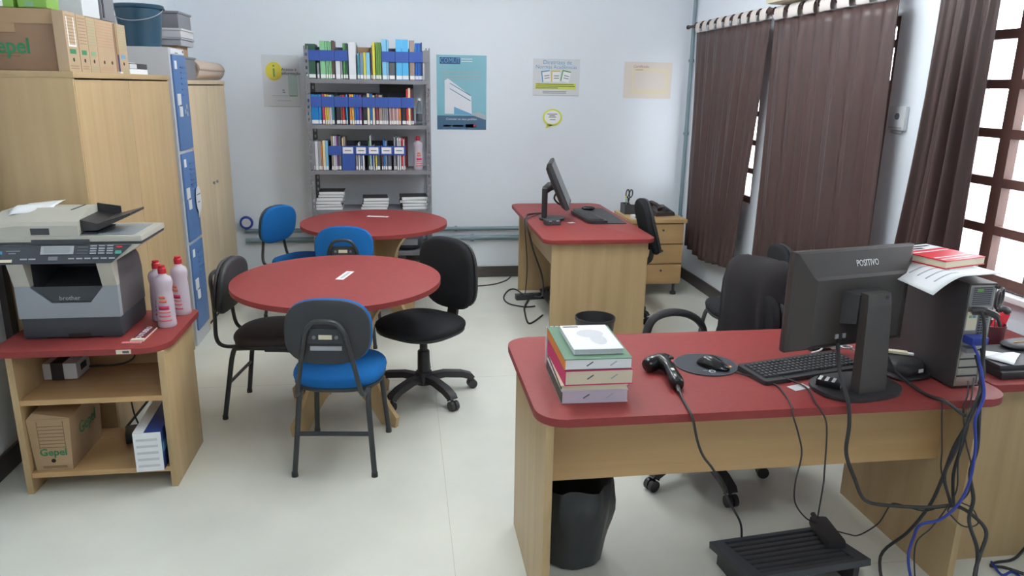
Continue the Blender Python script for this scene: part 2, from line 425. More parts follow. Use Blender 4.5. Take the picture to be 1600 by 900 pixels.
# conduits on the walls
def conduit(name, pts, r, label, clips):
    t = thing(name, label, 'conduit', pts[0])
    G().tube(pts, r, 10).obj('pipe', 'pipe_green', t, w=True)
    for c in clips:
        d = (Vector(pts[1]) - Vector(pts[0])).normalized() * 0.012; c = Vector(c)
        G().cyl(tuple(c - d), tuple(c + d), r * 1.5, n=10).obj('coupling', 'pipe_green', t, w=True)
conduit('wall_conduit', [(-1.38, YB - 0.02, 0.46), (2.5, YB - 0.02, 0.46)], 0.017, 'grey green horizontal pipe along the back wall, upper one of two', [(0.45, YB - 0.02, 0.46)])
conduit('wall_conduit', [(-1.38, YB - 0.024, 0.375), (2.48, YB - 0.024, 0.375)], 0.022, 'grey green horizontal pipe along the back wall, thicker lower one', [(0.6, YB - 0.024, 0.375)])
conduit('wall_conduit', [(2.535, 6.585, 0.50), (2.535, 6.585, 2.88)], 0.016, 'grey green vertical pipe in the corner beside the far curtain', [(2.535, 6.585, 0.56), (2.535, 6.585, 1.32), (2.535, 6.585, 1.95)])

# switch box and air conditioner on the right wall
t = thing('wall_switch', 'white socket box on the pillar between the curtains', 'socket', (XR, 3.64, 1.5))
G().box(XR - 0.022, XR - 0.001, 3.575, 3.705, 1.515, 1.635, 0.004).obj('face_plate', 'poster_white', t, w=True)
G().cyl((XR - 0.026, 3.635, 1.585), (XR - 0.021, 3.635, 1.585), 0.017).obj('socket', 'ink_grey', t, w=True)
G().box(XR - 0.026, XR - 0.0225, 3.59, 3.69, 1.525, 1.531).obj('slot', 'ink_pale', t, w=True)
G().box(XR - 0.012, XR - 0.001, 3.60, 3.69, 1.50, 1.512, 0.002).obj('cable_entry', 'ink_pale', t, w=True)
t = thing('air_conditioner', 'beige air conditioner above the middle curtain', 'air conditioner', (2.44, 4.5, 2.28))
G().box(2.375, XR - 0.001, 4.24, 4.93, 2.250, 2.54, 0.03).obj('casing', 'ac_beige', t, w=True)
G().box(2.371, 2.38, 4.3, 4.85, 2.29, 2.32).obj('air_vent', 'dark_plastic', t, w=True)

# curtains
def curtain(label, yt, yb, zt, zb, X, folds, amp, tabs, seed, bend=0.0, hem=0.0, hw=0.042):
    """yt / yb: (far, near) y at the top and at the hem"""
    t = thing('curtain', label, 'curtain', (X, (yt[0] + yt[1]) / 2, zt))
    rnd = random.Random(seed); ph = [rnd.uniform(0, 6.28) for _ in range(4)]
    def fn(u, v):
        y = (yt[0] + (yt[1] - yt[0]) * u) * (1 - v) + (yb[0] + (yb[1] - yb[0]) * u) * v
        y += bend * (1 - u) * math.sin(PI * v)
        a = amp * (0.35 + 0.65 * min(1, v * 3))
        x = X + a * (math.sin(folds * 2 * PI * u + ph[0] + 0.7 * math.sin(3 * v + ph[3])) * 0.7 + 0.35 * math.sin(folds * 4.6 * PI * u + ph[1]))
        z = zt + (zb - zt) * v - hem * math.sin(2.3 * PI * u + ph[2]) * v
        return (x, y, z)
    G().grid(fn, 150, 30).obj('cloth', 'curtain_brown', t, w=True, angle=80, solid=0.004)
    for k in range(tabs):
        u = (k + 0.5) / tabs; y = yt[0] + (yt[1] - yt[0]) * u
        pts = [(X - 0.020, zt + 0.002), (X - 0.027, zt + 0.02), (X - 0.024, zt + 0.06), (X + 0.0, zt + 0.085), (X + 0.024, zt + 0.06), (X + 0.022, zt + 0.012)]
        g = G()
        prof = smooth_path([(p[0], 0, p[1]) for p in pts], 3)
        tw = rnd.uniform(-0.012, 0.012)
        g.loft([[(p.x, y - hw + tw * i / len(prof), p.z), (p.x, y + hw + tw * i / len(prof), p.z), (p.x + 0.002, y + hw, p.z + 0.001), (p.x + 0.002, y - hw, p.z + 0.001)] for i, p in enumerate(prof)])
        g.obj('tab', 'curtain_tab', t, w=True)
        ring = [(X + 0.022 * math.cos(2 * PI * j / 14), y - (yt[1] - yt[0]) / tabs / 2, zt + 0.058 + 0.022 * math.sin(2 * PI * j / 14)) for j in range(15)]
        G().tube(ring, 0.005, 6).obj('ring', 'rod_brown', t, w=True)
    return t
CX = 2.455
curtain('dark brown curtain on the far window next to the corner pipe', (6.30, 4.99), (6.20, 5.23), 2.165, 0.345, CX, 7, 0.022, 9, 1, hem=0.022)
curtain('dark brown curtain on the middle window behind the black jacket', (4.93, 3.63), (4.90, 3.57), 2.155, 0.33, CX, 6, 0.024, 7, 2, hw=0.058)
curtain('dark brown curtain pulled aside at the near window by the pillar', (3.33, 2.965), (3.47, 2.955), 2.165, 0.50, CX, 4, 0.030, 4, 3, bend=-0.03)
for (a, b, lab) in ((5.02, 6.50, 'dark brown curtain rod over the far window'), (3.60, 4.99, 'dark brown curtain rod over the middle window'), (1.7, 3.45, 'dark brown curtain rod over the near window')):
    t = thing('curtain_rod', lab, 'curtain rod', (CX, (a + b) / 2, 2.223))
    G().cyl((CX, a, 2.223), (CX, b, 2.223), 0.012, n=10).obj('rod', 'rod_brown', t, w=True)
    for y in (a + 0.02, b - 0.02):
        G().box(CX - 0.005, XR - 0.001, y - 0.008, y + 0.008, 2.215, 2.231).obj('bracket', 'rod_brown', t, w=True)
    for y in (a, b): G().ball((CX, y, 2.223), 0.02, 10).obj('finial', 'rod_brown', t, w=True)

# ------------------------------------------------------------------ posters on the back wall
def poster(name, label, x0, x1, z0, z1, m, cat='poster'):
    t = thing(name, label, cat, ((x0 + x1) / 2, YB, z0))
    G().box(x0, x1, YB - 0.003, YB - 0.0008, z0, z1).obj('sheet', m, t, w=True)
    return t
PY = YB - 0.0036
def patch(t, name, m, x0, x1, z0, z1, d=0.0006):
    return G().box(x0, x1, PY - d, PY + 0.0012, z0, z1).obj(name, m, t, w=True)
def poly(t, name, m, pts, d=0.0008):
    g = G(); g.loft([[(x, PY - d, z) for x, z in pts], [(x, PY + 0.001, z) for x, z in pts]]); return g.obj(name, m, t, w=True, smooth=False)
t = poster('wall_poster', 'white information poster with a yellow letter i left of the bookshelf', -1.15, -0.85, 1.51, 1.93, 'poster_white')
poly(t, 'emblem', 'ink_yellow', [(-1.01 + 0.068 * math.cos(a * PI / 12) * -1 - 0.045, 1.80 + 0.075 * math.sin(a * PI / 12)) for a in range(24)])
text('i', 0.15, 'ink_green', (-1.055, PY - 0.0015, 1.80), RX90, t, True)
text('Acesso \u00e0', 0.034, 'ink_dark', (-0.995, PY - 0.001, 1.815), RX90, t, True, align='LEFT')
text('informa\u00e7\u00e3o', 0.034, 'ink_dark', (-0.995, PY - 0.001, 1.783), RX90, t, True, align='LEFT')
patch(t, 'picture', 'ink_mist', -0.945, -0.872, 1.605, 1.77)
patch(t, 'print_line', 'ink_green', -0.94, -0.875, 1.598, 1.606); patch(t, 'print_line', 'ink_pale', -1.08, -0.945, 1.600, 1.604)
patch(t, 'print_line', 'ink_pale', -1.04, -0.93, 1.56, 1.565); patch(t, 'print_line', 'ink_grey', -0.995, -0.978, 1.645, 1.652); patch(t, 'print_line', 'ink_grey', -0.995, -0.972, 1.628, 1.634)
patch(t, 'print_line', 'ink_pale', -1.11, -0.86, 1.513, 1.518)
t = poster('wall_poster', 'blue COMUT poster with a white building right of the bookshelf', 0.292, 0.722, 1.335, 1.96, 'poster_teal')
patch(t, 'banner', 'poster_navy', 0.294, 0.720, 1.337, 1.455)
patch(t, 'title_box', 'ink_navy', 0.32, 0.495, 1.885, 1.94)
text('COMUT', 0.056, 'ink_blue', (0.4075, PY - 0.0012, 1.9125), RX90, t, True, sx=0.85)
poly(t, 'building', 'building_white', [(0.36, 1.47), (0.36, 1.75), (0.39, 1.765), (0.59, 1.62), (0.595, 1.47)])
poly(t, 'building_side', 'ink_blue', [(0.44, 1.47), (0.44, 1.53), (0.59, 1.472), (0.59, 1.46)], 0.0012)
for zz in (1.72, 1.675): poly(t, 'window_row', 'ink_navy', [(0.405, zz + 0.004), (0.405, zz + 0.010), (0.585, zz - 0.092), (0.585, zz - 0.099)], 0.0014)
for zz in (1.815, 1.785, 1.76): patch(t, 'print_line', 'pale_steel', 0.33, 0.68, zz, zz + 0.007)
for zz in (1.925, 1.905): patch(t, 'print_line', 'building_white', 0.505, 0.60, zz, zz + 0.006)
poly(t, 'picture', 'ink_pale', [(0.60, 1.46), (0.60, 1.475), (0.66, 1.485), (0.718, 1.46), (0.718, 1.42)], 0.0012)
text('Comutar os seus pedidos', 0.026, 'building_white', (0.505, PY - 0.0012, 1.425), RX90, t, True)
for (a, b) in ((0.345, 0.41), (0.425, 0.52)): patch(t, 'print_line', 'pale_steel', a, b, 1.36, 1.375)
patch(t, 'print_patch', 'building_white', 0.54, 0.63, 1.355, 1.382); patch(t, 'print_patch', 'red_plastic', 0.61, 0.626, 1.362, 1.38, 0.001)
t = poster('wall_poster', 'white flow chart sheet with three coloured page icons and a yellow band', 1.13, 1.545, 1.632, 1.945, 'poster_white')
text('Diretrizes de', 0.048, 'ink_blue', (1.345, PY - 0.001, 1.915), RX90, t, True)
text('Normas Acad\u00eamicas', 0.044, 'ink_blue', (1.335, PY - 0.001, 1.876), RX90, t, True)
for (cx, m, tl) in ((1.25, 'ink_blue', 0.15), (1.335, 'ink_amber', 0.0), (1.425, 'ink_green', -0.2)):
    Mx = Tm(cx, PY, 1.80, 0, -tl, 0)
    G().box(-0.038, 0.034, -0.0006, 0.001, -0.048, 0.046, Mx=Mx).obj('page_icon', 'white_paper', t, w=True)
    g = G(); g.box(-0.044, -0.034, -0.001, 0.001, -0.048, 0.046, Mx=Mx); g.box(-0.044, 0.034, -0.001, 0.001, 0.037, 0.047, Mx=Mx); g.obj('icon_edge', m, t, w=True)
    for q in (0.0, -0.02): G().box(-0.02, 0.026, -0.001, 0.001, q, q + 0.006, Mx=Mx).obj('print_line', 'ink_grey', t, w=True)
patch(t, 'yellow_band', 'ink_lime', 1.15, 1.515, 1.69, 1.74)
for zz, e in ((1.728, 0.34), (1.712, 0.35), (1.697, 0.20)): patch(t, 'print_line', 'olive_spine', 1.158, 1.155 + e, zz, zz + 0.006, 0.001)
for zz in (1.668, 1.655): patch(t, 'print_line', 'ink_grey', 1.22, 1.43, zz, zz + 0.005)
patch(t, 'print_line', 'ink_pale', 1.135, 1.54, 1.634, 1.638)
t = thing('bubble_sticker', 'yellow rimmed speech bubble sticker below the flow chart sheet', 'sticker', (1.31, YB, 1.35))
poly(t, 'rim', 'ink_lime', [(1.313 + 0.088 * math.cos(a * PI / 16), 1.447 + 0.075 * math.sin(a * PI / 16)) for a in range(32)])
poly(t, 'bubble_tail', 'ink_lime', [(1.265, 1.39), (1.255, 1.352), (1.32, 1.38)])
poly(t, 'paper', 'white_paper', [(1.313 + 0.072 * math.cos(a * PI / 16), 1.449 + 0.059 * math.sin(a * PI / 16)) for a in range(32)], 0.0014)
for (a, b, z) in ((1.265, 1.355, 1.473), (1.28, 1.345, 1.447), (1.285, 1.335, 1.46), (1.29, 1.34, 1.425)): patch(t, 'print_line', 'ink_grey', a, b, z, z + 0.006, 0.002)
t = poster('wall_poster', 'pale washed out certificate sheet near the right corner', 1.95, 2.39, 1.622, 1.935, 'poster_pale')
patch(t, 'picture', 'cream_paper', 2.02, 2.36, 1.66, 1.88); patch(t, 'picture', 'poster_pale', 2.04, 2.33, 1.70, 1.85, 0.001)
text('Certificado', 0.032, 'print_red', (2.03, PY - 0.001, 1.895), RX90, t, True, align='LEFT')
patch(t, 'print_line', 'print_red', 2.05, 2.12, 1.865, 1.87, 0.0014)

# ------------------------------------------------------------------ cabinets on the left
FX = -1.39
def wardrobe(label, y0, y1, ztop, seam, m, depth=0.385):
    t = thing('storage_cabinet', label, 'cabinet', (FX - depth / 2, (y0 + y1) / 2, 0))
    xb = FX - depth
    G().box(xb, FX - 0.002, y0, y0 + 0.02, 0, ztop - 0.026, 0.001).obj('side_panel', m, t, w=True)
    G().box(xb, FX - 0.002, y1 - 0.02, y1, 0, ztop - 0.026, 0.001).obj('side_panel', m, t, w=True)
    G().box(xb, FX + 0.004, y0 - 0.002, y1 + 0.002, ztop - 0.026, ztop, 0.002).obj('top', m + '_y' if m == 'beech' else m, t, w=True)
    G().box(xb, xb + 0.01, y0 + 0.02, y1 - 0.02, 0, ztop - 0.026).obj('back_panel', m, t, w=True)
    G().box(xb, FX - 0.02, y0 + 0.02, y1 - 0.02, 0.05, 0.07).obj('bottom_shelf', m, t, w=True)
    G().box(FX - 0.05, FX - 0.03, y0 + 0.02, y1 - 0.02, 0, 0.05).obj('plinth', 'dark_hole', t, w=True)
    for a, b, kn in ((y0 + 0.012, seam - 0.002, seam - 0.05), (seam + 0.002, y1 - 0.012, seam + 0.05)):
        d = G().box(FX - 0.02, FX, a, b, 0.055, ztop - 0.034, 0.001).obj('door', m, t, w=True)
        if m != 'beech': G().cyl((FX - 0.001, kn, 0.99), (FX + 0.012, kn, 0.99), 0.009, 0.012, 12).obj('knob', 'steel_grey', t, w=True)
    return t
wardrobe('pale wood two door cabinet with boxes on top, nearest the printer', 3.525, 4.885, 1.737, 4.195, 'beech')
wardrobe('pale wood two door cabinet beyond the blue locker, by the back wall', 5.285, 6.335, 1.713, 5.778, 'pale_beech')
# steel locker
LY0, LY1, LZ = 4.935, 5.265, 1.903
t = thing('steel_locker', 'narrow grey steel locker with three blue doors between the cabinets', 'locker', (FX - 0.19, 5.10, 0))
G().box(FX - 0.385, FX, LY0, LY1, 0.0, LZ, 0.003).obj('body', 'locker_grey', t, w=True)
for k, (z0, z1) in enumerate(((1.285, 1.862), (0.70, 1.262), (0.10, 0.678))):
    d = G().box(FX, FX + 0.012, LY0 + 0.03, LY1 - 0.015, z0, z1, 0.003).obj('door', 'locker_blue', t, w=True)
    def sub(g, name, m): return g.obj(name, m, d, w=False)
    off = -Vector(t.location)
    ZT = Tm(*off)
    def sb(name, m, *a, bev=0): return G().box(*a, bev, Mx=ZT).obj(name, m, d)
    sb('label_card', 'white_paper', FX + 0.0125, FX + 0.0145, LY0 + 0.055, LY0 + 0.10, z1 - 0.085, z1 - 0.035)
    zc = z0 + 0.27
    sb('latch_plate', 'white_plastic', FX + 0.0125, FX + 0.018, LY0 + 0.045, LY0 + 0.115, zc + 0.005, zc + 0.075, bev=0.002)
    sb('latch_plate', 'white_plastic', FX + 0.0125, FX + 0.018, LY0 + 0.070, LY0 + 0.13, zc - 0.065, zc + 0.0, bev=0.002)
    sb('latch_slot', 'ink_grey', FX + 0.0185, FX + 0.0195, LY0 + 0.075, LY0 + 0.12, zc - 0.002, zc + 0.008)
    g = G()
    for q in range(6): g.box(FX + 0.012, FX + 0.017, LY0 + 0.17, LY0 + 0.27, z1 - 0.075 - 0.034 * q, z1 - 0.067 - 0.034 * q, Mx=ZT)
    g.obj('louvre', 'locker_blue', d)
    if k == 0:
        for (yy, zz) in ((5.12, 1.505), (5.16, 1.535), (5.165, 1.49)): sb('scuff_sticker', 'pale_steel', FX + 0.0125, FX + 0.0135, yy, yy + 0.03, zz, zz + 0.028)
sl = G().box(FX, FX + 0.003, LY0 + 0.03, LY1 - 0.01, 1.868, 1.897).obj('name_plate', 'white_plastic', t, w=True)
G().box(FX + 0.003, FX + 0.004, 5.225, 5.245, 1.878, 1.893).obj('plate_logo', 'ink_navy', t, w=True)
G().box(FX + 0.003, FX + 0.004, 5.06, 5.12, 1.871, 1.876).obj('plate_slot', 'ink_grey', t, w=True)
t = thing('bubble_sticker', 'white speech bubble sticker on the middle blue locker door', 'sticker', (FX + 0.02, 5.21, 0.86))
g = G(); pts = [(5.215 + 0.062 * math.cos(a * PI / 14), 0.945 + 0.088 * math.sin(a * PI / 14)) for a in range(28)]
g.loft([[(FX + 0.021, y, z) for y, z in pts], [(FX + 0.023, y, z) for y, z in pts]])
g.loft([[(FX + 0.021, y, z) for y, z in ((5.19, 0.87), (5.185, 0.825), (5.235, 0.868))], [(FX + 0.0228, y, z) for y, z in ((5.19, 0.87), (5.185, 0.825), (5.235, 0.868))]])
g.obj('paper', 'poster_white', t, w=True)
for (a, b, z) in ((5.17, 5.26, 0.975), (5.185, 5.235, 0.925)): G().box(FX + 0.0225, FX + 0.0236, a, b, z, z + 0.006).obj('print_line', 'ink_grey', t, w=True)

# things on top of the near cabinet
ZW = 1.7375
t = thing('cardboard_box', 'big brown cardboard box with green Gepel print on the near cabinet', 'box', (-1.60, 3.535, ZW))
bx0, bx1, by0, by1 = -1.775, -1.45, 3.56, 3.70
G().box(bx0, bx1, by0, by1, ZW, ZW + 0.252, 0.002).obj('carton', 'kraft_dark', t, w=True)
G().box(bx0, bx1 + 0.001, by0 - 0.004, by0 - 0.0002, ZW + 0.192, ZW + 0.252).obj('lid_flap', 'kraft', t, w=True)
G().box(-1.74, -1.605, by0 - 0.003, by0 - 0.0002, ZW + 0.155, ZW + 0.192).obj('lid_tongue', 'kraft', t, w=True)
text('Gepel', 0.088, 'print_green', (-1.652, by0 - 0.001, ZW + 0.098), RX90, t, True, sx=0.92, bold=0.02)
for (a, b, z) in ((-1.72, -1.585, 0.068), (-1.715, -1.60, 0.056)): G().box(a, b, by0 - 0.001, by0, ZW + z, ZW + z + 0.006).obj('print_line', 'kraft_line', t, w=True)
def archive_box(label, y0, y1, h, m, print_m, depth=0.33, lean=0.0, holes=1, x1=FX - 0.012, frame=False, logo=True):
    t = thing('archive_box', label, 'archive box', (x1 - depth / 2, (y0 + y1) / 2, ZW), group='archive boxes on the near cabinet')
    Mx = Tm(x1 - depth / 2, y1 if lean > 0 else y0, ZW, lean) if lean else None
    def B(name, m_, *a, **k):
        g = G()
        if lean:
            a = (a[0] - (x1 - depth / 2), a[1] - (x1 - depth / 2), a[2] - y0, a[3] - y0, a[4] - ZW, a[5] - ZW)
            g.box(*a, k.get('bev', 0), Mx=Tm(x1 - depth / 2, y0, ZW, lean))
        else: g.box(*a, k.get('bev', 0))
        return g.obj(name, m_, t, w=True)
    B('carton', m, x1 - depth, x1, y0, y1, ZW, ZW + h, bev=0.0015)
    n = 9; wd = y1 - y0
    for q in range(n): B('form_line', print_m, x1, x1 + 0.0006, y0 + 0.012, y1 - 0.012, ZW + h * 0.93 - q * h * 0.055, ZW + h * 0.93 - q * h * 0.055 + 0.0022)
    if logo: B('logo_patch', logo if isinstance(logo, str) else 'print_green', x1, x1 + 0.0007, y0 + wd * 0.2, y0 + wd * 0.72, ZW + h * 0.30, ZW + h * 0.38)
    for q in range(holes):
        yc = y0 + wd * (0.45 if holes == 1 else (0.3 + 0.45 * q))
        g = G(); g.tube([(x1 - 0.002, yc, ZW + h * 0.2), (x1 + 0.0008, yc, ZW + h * 0.2)], 0.0085, 12)
        g.obj('finger_hole', 'dark_hole', t, w=True)
    for q in range(2): B('print_line', print_m, x1, x1 + 0.0006, y0 + 0.015, y1 - 0.02, ZW + h * (0.09 - 0.04 * q), ZW + h * (0.09 - 0.04 * q) + 0.0022)
    if frame:
        for a in ((y0 + 0.02, y0 + 0.028, 0.42, 0.92), (y1 - 0.03, y1 - 0.022, 0.42, 0.92)): B('white_tape', 'white_paper', x1, x1 + 0.0008, a[0], a[1], ZW + h * a[2], ZW + h * a[3])
        B('white_tape', 'white_paper', x1, x1 + 0.0009, y0 + 0.02, y1 - 0.022, ZW + h * 0.42, ZW + h * 0.45)
    return t
archive_box('brown archive box with white tape frame, first in the row next to the big carton', 3.455 + 0.085, 3.66, 0.245, 'kraft_pale', 'kraft_line', depth=0.045, frame=True)
archive_box('brown archive box with green patch, second in the row on the cabinet', 3.668, 3.768, 0.243, 'kraft_pale', 'kraft_line', depth=0.045)
archive_box('brown archive box with pale green print, third in the row on the cabinet', 3.772, 3.872, 0.240, 'kraft_pale', 'pale_green_print', logo='pale_green_print')
archive_box('wide brown archive box with red lines and two finger holes', 3.874, 4.092, 0.240, 'kraft_pale', 'print_red', holes=2, logo=False)
t = thing('ring_binder', 'thin brown folder squeezed between two archive boxes on the cabinet', 'folder', (-1.56, 4.125, ZW))
G().box(-1.72, FX - 0.014, 4.1, 4.118, ZW, ZW + 0.236).obj('cover', 'kraft_dark', t, w=True); G().box(-1.72, FX - 0.012, 4.121, 4.139, ZW, ZW + 0.234).obj('cover', 'kraft', t, w=True)
G().box(FX - 0.012, FX - 0.009, 4.124, 4.136, ZW + 0.01, ZW + 0.09).obj('blue_tab', 'box_navy', t, w=True)
G().box(FX - 0.014, FX + 0.0, 4.101, 4.135, ZW, ZW + 0.008).obj('white_tab', 'white_paper', t, w=True)
archive_box('narrow brown archive box with a blue patch, last in the row', 4.145, 4.265, 0.238, 'kraft_pale', 'pale_green_print', logo='ink_blue')
# paper pile behind the archive boxes
for q, (nm, z0, z1, m, lab) in enumerate((('document_bundle', 0.0, 0.026, 'white_paper', 'white bundle of papers at the bottom of the small pile beside the locker'),
        ('document_bundle', 0.0265, 0.055, 'dark_plastic', 'dark covered notebook in the small pile beside the locker'),)):
    t = thing(nm, lab, 'papers', (-1.5, 4.42, ZW + z0))
    G().box(-1.62, FX - 0.02 - 0.004 * q, 4.30 + 0.03 * q, 4.58 + 0.012 * q, ZW + z0, ZW + z1, 0.002).obj('pages' if q == 0 else 'cover', m, t, w=True)
    if q: G().box(-1.62, FX - 0.0235, 4.315, 4.42, ZW + z0 + 0.002, ZW + z1 - 0.004).obj('pages', 'grey_paper', t, w=True)
t = thing('leaflet', 'white and lime leaflet on top of the small pile beside the locker', 'leaflet', (-1.5, 4.4, ZW + 0.056))
G().box(-1.62, FX - 0.05, 4.285, 4.48, ZW + 0.056, ZW + 0.059).obj('sheet', 'white_paper', t, w=True)
G().box(-1.55, FX - 0.05, 4.40, 4.46, ZW + 0.0592, ZW + 0.0602).obj('lime_print', 'ink_lime', t, w=True)
# packs lying on the archive boxes
ZA = ZW + 0.2535
t = thing('paper_ream', 'white and green wrapped pack on the big carton, left photo edge', 'paper pack', (-1.66, 3.63, ZA))
G().box(-1.775, -1.60, 3.565, 3.69, ZA, ZA + 0.06, 0.006).obj('wrapper', 'pack_green', t, w=True)
G().box(-1.735, -1.64, 3.5635, 3.5645, ZA + 0.004, ZA + 0.05).obj('white_print', 'white_paper', t, w=True)
t = thing('paper_ream', 'green wrapped pack beside the white pack on the big carton', 'paper pack', (-1.52, 3.63, ZA))
G().box(-1.585, -1.47, 3.565, 3.69, ZA, ZA + 0.05, 0.012).obj('wrapper', 'pack_green', t, w=True)
G().box(-1.555, -1.52, 3.5635, 3.5645, ZA + 0.006, ZA + 0.026).obj('white_print', 'pale_green_print', t, w=True)
ZA2 = ZW + 0.246
t = thing('paper_ream', 'pale blue white pack standing on the row of archive boxes', 'paper pack', (-1.52, 3.96, ZA2))
G().box(-1.66, -1.42, 3.80, 4.00, ZA2, ZA2 + 0.09, 0.004).obj('wrapper', 'poster_white', t, w=True)
t = thing('box_file', 'grey box standing behind the pale pack on the archive boxes', 'box', (-1.52, 4.1, ZA2))
G().box(-1.68, -1.42, 4.03, 4.20, ZA2, ZA2 + 0.16, 0.004).obj('carton', 'steel_grey', t, w=True)
G().box(-1.42, -1.418, 4.04, 4.06, ZA2 + 0.01, ZA2 + 0.15).obj('spine_stripe', 'ink_dark', t, w=True)
# bucket on the locker
t = thing('bucket', 'dark teal plastic bucket on top of the steel locker', 'bucket', (-1.585, 5.10, LZ + 0.001))
g = G(); g.lathe([(0.10, 0), (0.108, 0.004), (0.132, 0.22), (0.142, 0.225), (0.145, 0.24), (0.140, 0.246), (0.130, 0.244), (0.126, 0.22), (0.102, 0.012), (0.02, 0.01)], 36, (0, 0, 0)); g.obj('pail', 'bucket_teal', t)
hp = [(0.137 * math.cos(a), 0.137 * math.sin(a) * -1, 0.222 - 0.075 * math.sin(a)) for a in [PI * k / 20 for k in range(21)]]
hp = [(x * 1.05, y * 1.05, z) for x, y, z in hp]
G().tube(hp, 0.0025, 6).obj('handle', 'pale_steel', t)
for s in (-1, 1): G().ball((s * 0.142, 0, 0.222), 0.012, 8).obj('handle_lug', 'bucket_teal', t)
# pile behind the bucket on the far cabinet
ZB = 1.7145
pile = [('storage_box', 0.0, 0.15, 'steel_grey', 'grey box lid standing at the bottom of the pile behind the bucket', -1.76, -1.425, 5.36, 5.66),
        ('storage_box', 0.151, 0.215, 'kraft', 'brown flat carton in the pile behind the bucket', -1.74, -1.46, 5.38, 5.64),
        ('storage_box', 0.216, 0.268, 'pale_steel', 'pale grey flat tray under the top grey box behind the bucket', -1.76, -1.425, 5.36, 5.66),
        ('storage_box', 0.269, 0.325, 'grey_paper', 'whitish flat tray below the topmost grey box behind the bucket', -1.76, -1.42, 5.36, 5.66),
        ('storage_box', 0.326, 0.43, 'steel_grey', 'grey box, topmost of the pile behind the bucket', -1.76, -1.43, 5.36, 5.66)]
for nm, z0, z1, m, lab, x0, x1, y0, y1 in pile:
    t = thing(nm, lab, 'box', ((x0 + x1) / 2, (y0 + y1) / 2, ZB + z0), group='flat boxes piled behind the bucket')
    G().box(x0, x1, y0, y1, ZB + z0, ZB + z1, 0.004).obj('carton', m, t, w=True)
    if m != 'kraft': G().box(x0 - 0.006, x1 + 0.008, y0 - 0.008, y1 + 0.006, ZB + z1 - 0.014, ZB + z1 - 0.0015, 0.002).obj('rim', m, t, w=True)
t = thing('paper_roll', 'beige rolled mat lying on the far cabinet', 'roll', (-1.56, 6.0, ZB))
g = G()
spiral = []
for k in range(60):
    a = 2 * PI * 2.5 * k / 59; r = 0.068 - 0.0035 * a / (2 * PI) * 1.6
    spiral.append((r * math.cos(a), r * math.sin(a)))
g.loft([[(-1.475 + px, y, ZB + 0.0705 + pz) for px, pz in spiral] for y in (5.70, 6.02, 6.30, 6.47)], closed=False, cap=False)
g.obj('mat_sheet', 'mat_beige', t, w=True, angle=60, solid=0.004)
G().cyl((-1.475, 5.705, ZB + 0.0705), (-1.475, 6.468, ZB + 0.0705), 0.053, n=20).obj('core', 'mat_beige', t, w=True)
# ring hanging on the conduit
t = thing('tape_roll', 'dark blue roll standing on the wall pipe beside the far cabinet', 'tape roll', (-1.36, YB - 0.045, 0.536))
ring = [(0.046 * math.cos(2 * PI * k / 24), 0, 0.046 * math.sin(2 * PI * k / 24)) for k in range(25)]
G().tube(ring, 0.012, 8).obj('blue_rim', 'cable_blue', t)
G().cyl((0, -0.008, 0), (0, 0.008, 0), 0.038, n=20).obj('pale_core', 'grey_paper', t)

# ------------------------------------------------------------------ printer stand
t = thing('printer_stand', 'low wooden stand with a red top carrying the printer', 'stand', (-1.31, 3.3, 0))
SX0, SX1, SY0, SY1 = -1.612, -1.005, 3.078, 3.505
for nm, x0 in (('side_panel', SX0), ('side_panel', SX1 - 0.026)):
    G().box(x0, x0 + 0.026, SY0, SY1, 0, 0.624, 0.002).obj(nm, 'beech', t, w=True)
top = G().prism(rrect(-1.66, 3.045, -0.985, 3.60, [0.04, 0.0, 0.05, 0.11], 8)[:7] + [(-1.385, 3.60), (-1.385, 3.515)] + rrect(-1.66, 3.045, -0.985, 3.515, [0.04, 0.02, 0.05, 0.11], 8)[9:], 0.6245, 0.65, bev=0.003).obj('top', 'red_top', t, w=True)
G().box(SX0 + 0.026, SX1 - 0.026, SY0 + 0.005, SY1 - 0.005, 0.402, 0.425, 0.001).obj('shelf', 'beech_x', t, w=True)
G().box(SX0 + 0.026, SX1 - 0.026, SY0 + 0.005, SY1 - 0.005, 0.072, 0.095, 0.001).obj('shelf', 'beech_x', t, w=True)
G().box(SX0 + 0.026, SX1 - 0.026, SY1 - 0.02, SY1 - 0.002, 0.4255, 0.475).obj('back_rail', 'beech_x', t, w=True)
G().box(SX0 + 0.026, SX1 - 0.026, SY1 - 0.02, SY1 - 0.002, 0.58, 0.624).obj('back_rail', 'beech_x', t, w=True)
G().box(-1.175, -1.118, 3.042, 3.0455, 0.629, 0.646).obj('asset_tag', 'cream_paper', t, w=True)
G().box(-1.15, -1.125, 3.0415, 3.043, 0.632, 0.643).obj('tag_print', 'ink_grey', t, w=True)

# printer: multifunction laser
ZP = 0.6505
t = thing('printer', 'grey and black multifunction laser printer on the red topped stand', 'printer', (-1.37, 3.38, ZP))
px0, px1, py0, py1 = -1.592, -1.195, 3.195, 3.512
g = G()
g.box(px0 + 0.005, px1 - 0.004, py0 + 0.006, py1, ZP + 0.006, ZP + 0.092, 0.006)
g.box(px0 + 0.012, px0 + 0.09, py0 + 0.012, py0 + 0.09, ZP, ZP + 0.007); g.box(px1 - 0.09, px1 - 0.012, py0 + 0.012, py0 + 0.09, ZP, ZP + 0.007)
g.box(px0 + 0.012, px1 - 0.012, py1 - 0.06, py1 - 0.01, ZP, ZP + 0.007)
g.obj('paper_tray', 'printer_dark', t, w=True)
g = G(); g.box(px0 + 0.18, px1 - 0.13, py0 + 0.002, py0 + 0.008, ZP + 0.006, ZP + 0.022); g.obj('tray_grip', 'dark_hole', t, w=True)
